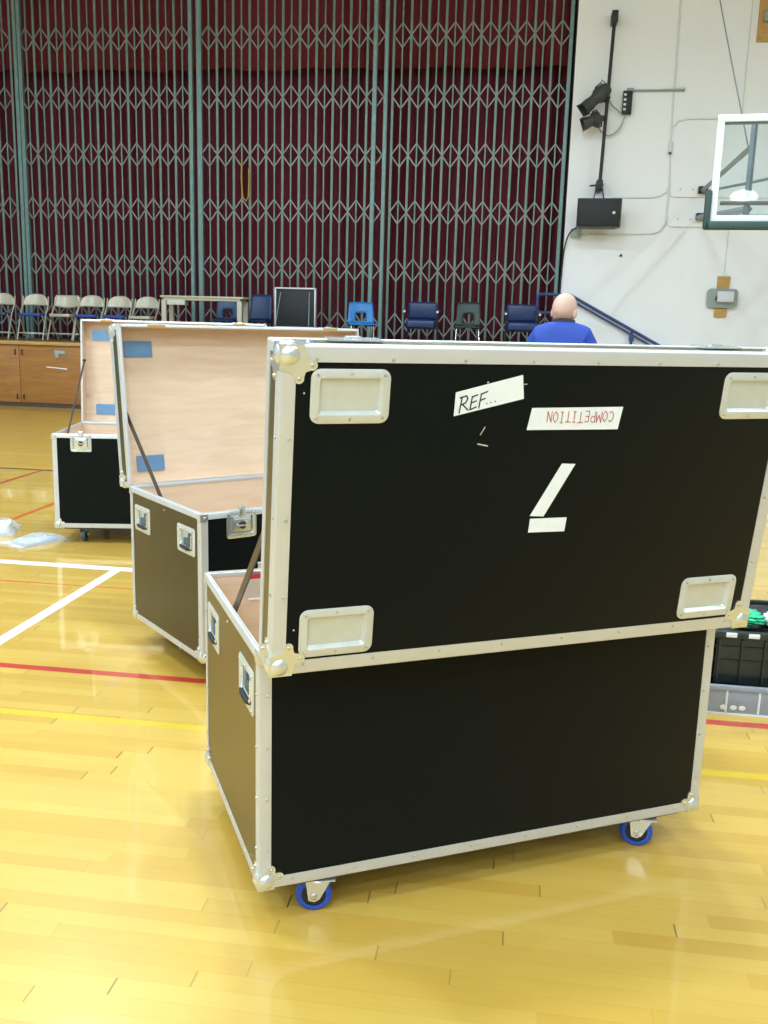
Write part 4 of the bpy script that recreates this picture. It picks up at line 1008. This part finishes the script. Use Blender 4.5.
lump('green_packet', 'bright green plastic packet on the crate', 'packet', (1.03, 4.03, 0.365), (0.075, 0.06, 0.032), M['green'], 5, 0.35)
lump('white_packet', 'crumpled white packet beside the green one on the crate', 'packet', (1.17, 4.01, 0.365), (0.06, 0.055, 0.035), M['whitepk'], 6, 0.4)
lump('green_bag', 'green and crumpled plastic bag at the right end of the crate', 'bag', (1.31, 4.00, 0.375), (0.085, 0.055, 0.04), M['green'], 8, 0.4)

# plastic bags on the floor at left
def film_bag(name, label, c, sc, rz, inner, seed):
    t = thing(name, label, 'bag', c, rz)
    b = MB(); rnd = random.Random(seed); n = 22; V = []
    for j in range(n+1):
        r_ = []
        for i in range(n+1):
            a, q = -1+2*i/n, -1+2*j/n
            e = (1-a**4)*(1-q**4)
            z = sc[2]*e*(0.75+0.25*math.sin(5*a+seed)*math.sin(4*q+seed*2)) + 0.006 + 0.006*rnd.random()
            r_.append(b.bm.verts.new((a*sc[0]*(1+0.04*math.sin(7*q+seed)), q*sc[1]*(1+0.05*math.sin(6*a)), z)))
        V.append(r_)
    for j in range(n):
        for i in range(n): b.bm.faces.new([V[j][i], V[j][i+1], V[j+1][i+1], V[j+1][i]]).material_index = b.mi(M['bag'])
    for j in range(n):   # underside
        pass
    rim = [V[0][i] for i in range(n+1)] + [V[j][n] for j in range(1, n+1)] + [V[n][i] for i in range(n-1, -1, -1)] + [V[j][0] for j in range(n-1, 0, -1)]
    low = [b.bm.verts.new((v.co.x, v.co.y, 0.001)) for v in rim]; k = len(rim)
    for i in range(k): b.bm.faces.new([rim[i], rim[(i+1) % k], low[(i+1) % k], low[i]]).material_index = b.mi(M['bag'])
    b.bm.faces.new(low).material_index = b.mi(M['bag'])
    b.build('film', t, ang=25)
    b = MB(); b.box(-sc[0]*0.72, sc[0]*0.70, -sc[1]*0.66, sc[1]*0.62, 0.006, sc[2]*0.62, inner, bev=0.008); b.build('contents', t)
    return t
film_bag('plastic_bag', 'flat clear plastic bag with blue-grey contents beside the leftmost case', (-3.24, 5.95, 0), (0.12, 0.20, 0.045), R(-30), M['bagblue'], 2)
film_bag('plastic_bag', 'crumpled whitish plastic bag cut by the left picture edge', (-3.68, 6.18, 0), (0.16, 0.19, 0.10), R(20), M['whitepk'], 5)

# ------------------------------------------------------------------ person behind the near case
def skin_mesh(name, verts, edges, radii, m, parent, sub=2, root=0):
    me = bpy.data.meshes.new(name); me.from_pydata(verts, edges, []); o = bpy.data.objects.new(name, me); COL.objects.link(o)
    o.parent = parent; me.materials.append(m)
    md = o.modifiers.new('skin', 'SKIN'); md.use_smooth_shade = True; md.use_x_symmetry = False
    sv = me.skin_vertices[0].data
    for i, r_ in enumerate(radii): sv[i].radius = r_ if isinstance(r_, tuple) else (r_, r_); sv[i].use_root = (i == root)
    ss = o.modifiers.new('sub', 'SUBSURF'); ss.levels = sub; ss.render_levels = sub
    return o
pt = thing('person', 'bald person in a bright blue jacket standing beyond the near case, seen from behind', 'person', (0.288, 6.4, 0), R(-12))
# body: pelvis, spine, neck, legs, arms, hands as one skin (local +y is forward, away from the camera)
V, Eg, Rd = [], [], []
def sv(p, r, par=None):
    V.append(p); Rd.append(r)
    if par is not None: Eg.append((par, len(V)-1))
    return len(V)-1
pel = sv((0, 0, 0.93), (0.09, 0.07)); sp1 = sv((0, 0.0, 1.10), (0.11, 0.08), pel); sp2 = sv((0, 0.01, 1.30), (0.11, 0.08), sp1); chs = sv((0, 0.01, 1.40), (0.075, 0.06), sp2); nk = sv((0, 0.03, 1.53), 0.058, chs); nk2 = sv((0, 0.045, 1.60), 0.056, nk)
for sx in (-1, 1):
    h_ = sv((sx*0.095, 0, 0.84), 0.065, pel); k_ = sv((sx*0.11, 0.02, 0.49), 0.058, h_); a_ = sv((sx*0.12, -0.02, 0.085), 0.040, k_); f_ = sv((sx*0.13, 0.13, 0.035), (0.035, 0.028), a_)
    s1 = sv((sx*0.185, 0, 1.40), 0.045, chs); e_ = sv((sx*0.255, 0.02, 1.13), 0.043, s1); w_ = sv((sx*0.235, 0.22, 1.00), 0.027, e_); pm = sv((sx*0.225, 0.29, 0.975), (0.034, 0.016), w_)
    for k, (dx, l) in enumerate(((-0.027, 0.070), (-0.009, 0.082), (0.009, 0.078), (0.027, 0.062))):
        f1 = sv((sx*0.225+dx, 0.33, 0.968), 0.0095, pm); f2 = sv((sx*0.225+dx, 0.33+l*0.55, 0.955), 0.0088, f1); sv((sx*0.225+dx, 0.33+l*0.85, 0.930), 0.0078, f2)
    t1 = sv((sx*0.225-sx*0.042, 0.265, 0.962), 0.011, pm); sv((sx*0.225-sx*0.052, 0.31, 0.945), 0.0095, t1)
body = skin_mesh('body', V, Eg, Rd, M['skin'], pt)
# head
b = MB(); bmesh.ops.create_uvsphere(b.bm, u_segments=36, v_segments=26, radius=1)
for v in b.bm.verts:
    x, y, z = v.co
    X, Yy, Zz = x*0.077*(1+0.16*max(0, z)), y*0.098*(1+0.10*max(0, z)), z*0.120
    if z < 0: X *= 1-0.28*(-z)**1.3; Yy *= 1-0.10*(-z) 
    if z < -0.1 and y < 0: Yy *= 1-0.42*min(1, (-z-0.1)*1.3)       # nape hollow
    if y > 0.55: Yy += 0.006*math.exp(-((z+0.05)/0.3)**2)
    nose = math.exp(-(x/0.13)**2-((z+0.12)/0.16)**2) if y > 0.5 else 0; Yy += 0.024*nose
    if y > 0.4: Yy -= 0.008*(math.exp(-((abs(x)-0.38)/0.16)**2-((z-0.06)/0.12)**2)) ; Yy += 0.006*math.exp(-(x/0.3)**2-((z+0.52)/0.09)**2) - 0.004*math.exp(-(x/0.3)**2-((z+0.46)/0.03)**2)
    v.co = Vector((X, Yy, Zz))
for sx in (-1, 1):
    mm = Matrix.Translation((sx*0.080, -0.004, -0.012)) @ Matrix.Rotation(R(-12), 4, 'X') @ Matrix.Rotation(sx*R(-22), 4, 'Z') @ Matrix.Diagonal((0.011, 0.019, 0.033, 1))
    bmesh.ops.create_uvsphere(b.bm, u_segments=14, v_segments=10, radius=1, matrix=mm)
b.mats = [M['skin']]; hd = b.build('head', pt, ang=180); hd.location = (-0.005, 0.058, 1.665); hd.rotation_euler = (R(-4), R(4), R(-14))
# jacket
V, Eg, Rd = [], [], []
c0 = sv((0, 0, 0.84), (0.185, 0.145)); c1 = sv((0, 0, 1.05), (0.175, 0.135), c0); c2 = sv((0, 0.0, 1.28), (0.19, 0.14), c1); c3 = sv((0, 0.0, 1.45), (0.175, 0.13), c2); c4 = sv((0, 0.01, 1.60), (0.095, 0.08), c3)
for sx in (-1, 1):
    s1 = sv((sx*0.145, 0, 1.49), 0.090, c3); s2 = sv((sx*0.205, 0.0, 1.375), 0.078, s1); e_ = sv((sx*0.27, 0.02, 1.14), 0.062, s2); sv((sx*0.24, 0.20, 1.01), 0.046, e_)
skin_mesh('jacket', V, Eg, Rd, M['jacket'], pt)
b = MB(); b.lathe([(0.074, -0.030), (0.073, 0.0), (0.066, 0.034), (0.061, 0.036), (0.060, 0.0), (0.060, -0.03)], M['collar'], 28, Matrix.Translation((0, 0.035, 1.574)) @ Matrix.Rotation(R(-10), 4, 'X') @ Matrix.Diagonal((1.12, 1.05, 1, 1))); b.build('collar', pt, ang=60)
V, Eg, Rd = [], [], []
c9 = sv((0, 0, 1.06), (0.14, 0.105)); c0 = sv((0, 0, 0.93), (0.155, 0.12), c9)
for sx in (-1, 1):
    h_ = sv((sx*0.095, 0, 0.85), 0.102, c0); k_ = sv((sx*0.11, 0.02, 0.49), 0.078, h_); sv((sx*0.12, -0.015, 0.085), 0.064, k_)
skin_mesh('trousers', V, Eg, Rd, M['trouser'], pt)
for sx in (-1, 1):
    b = MB(); b.box(sx*0.125-0.048, sx*0.125+0.048, -0.10, 0.19, 0.0, 0.028, M['rubber'], bev=0.012, seg=3); b.box(sx*0.125-0.044, sx*0.125+0.044, -0.09, 0.18, 0.02, 0.085, M['black'], bev=0.026, seg=4); b.build('shoe', pt)

# ------------------------------------------------------------------ ceiling lamps (they light the hall)
first = None
for x, y in LAMP_SPOTS:
    if first is None:
        t = first = thing('high_bay_lamp', 'round high bay lamp hanging from the gym ceiling', 'lamp', (x, y, LAMP_Z), 0, 'high bay ceiling lamps')
        b = MB(); b.lathe([(0.0, 0.36), (0.16, 0.36), (0.16, 0.60), (0.12, 0.64), (0.0, 0.64)], M['lampmetal'], 28); b.build('lamp_housing', t)
        b = MB(); b.lathe([(0.0, 0.0), (0.48, 0.0), (0.56, 0.04), (0.56, 0.14), (0.42, 0.29), (0.17, 0.37), (0.0, 0.37)], M['lampglow'], 28); b.build('lamp_lens', t)
        b = MB(); b.tube([(0, 0, 0.62), (0, 0, CZ-LAMP_Z)], 0.012, M['lampmetal'], 8); b.build('hanger_rod', t)
        L = bpy.data.lights.new('bulb_light', 'AREA'); L.shape = 'DISK'; L.size = 0.62; L.energy = LAMP_W; L.color = LAMP_COL; L.spread = R(170)
        lo = bpy.data.objects.new('bulb_light', L); COL.objects.link(lo); lo.location = (0, 0, -0.012); lo.parent = t
    else:
        dup(first, (x, y, LAMP_Z))
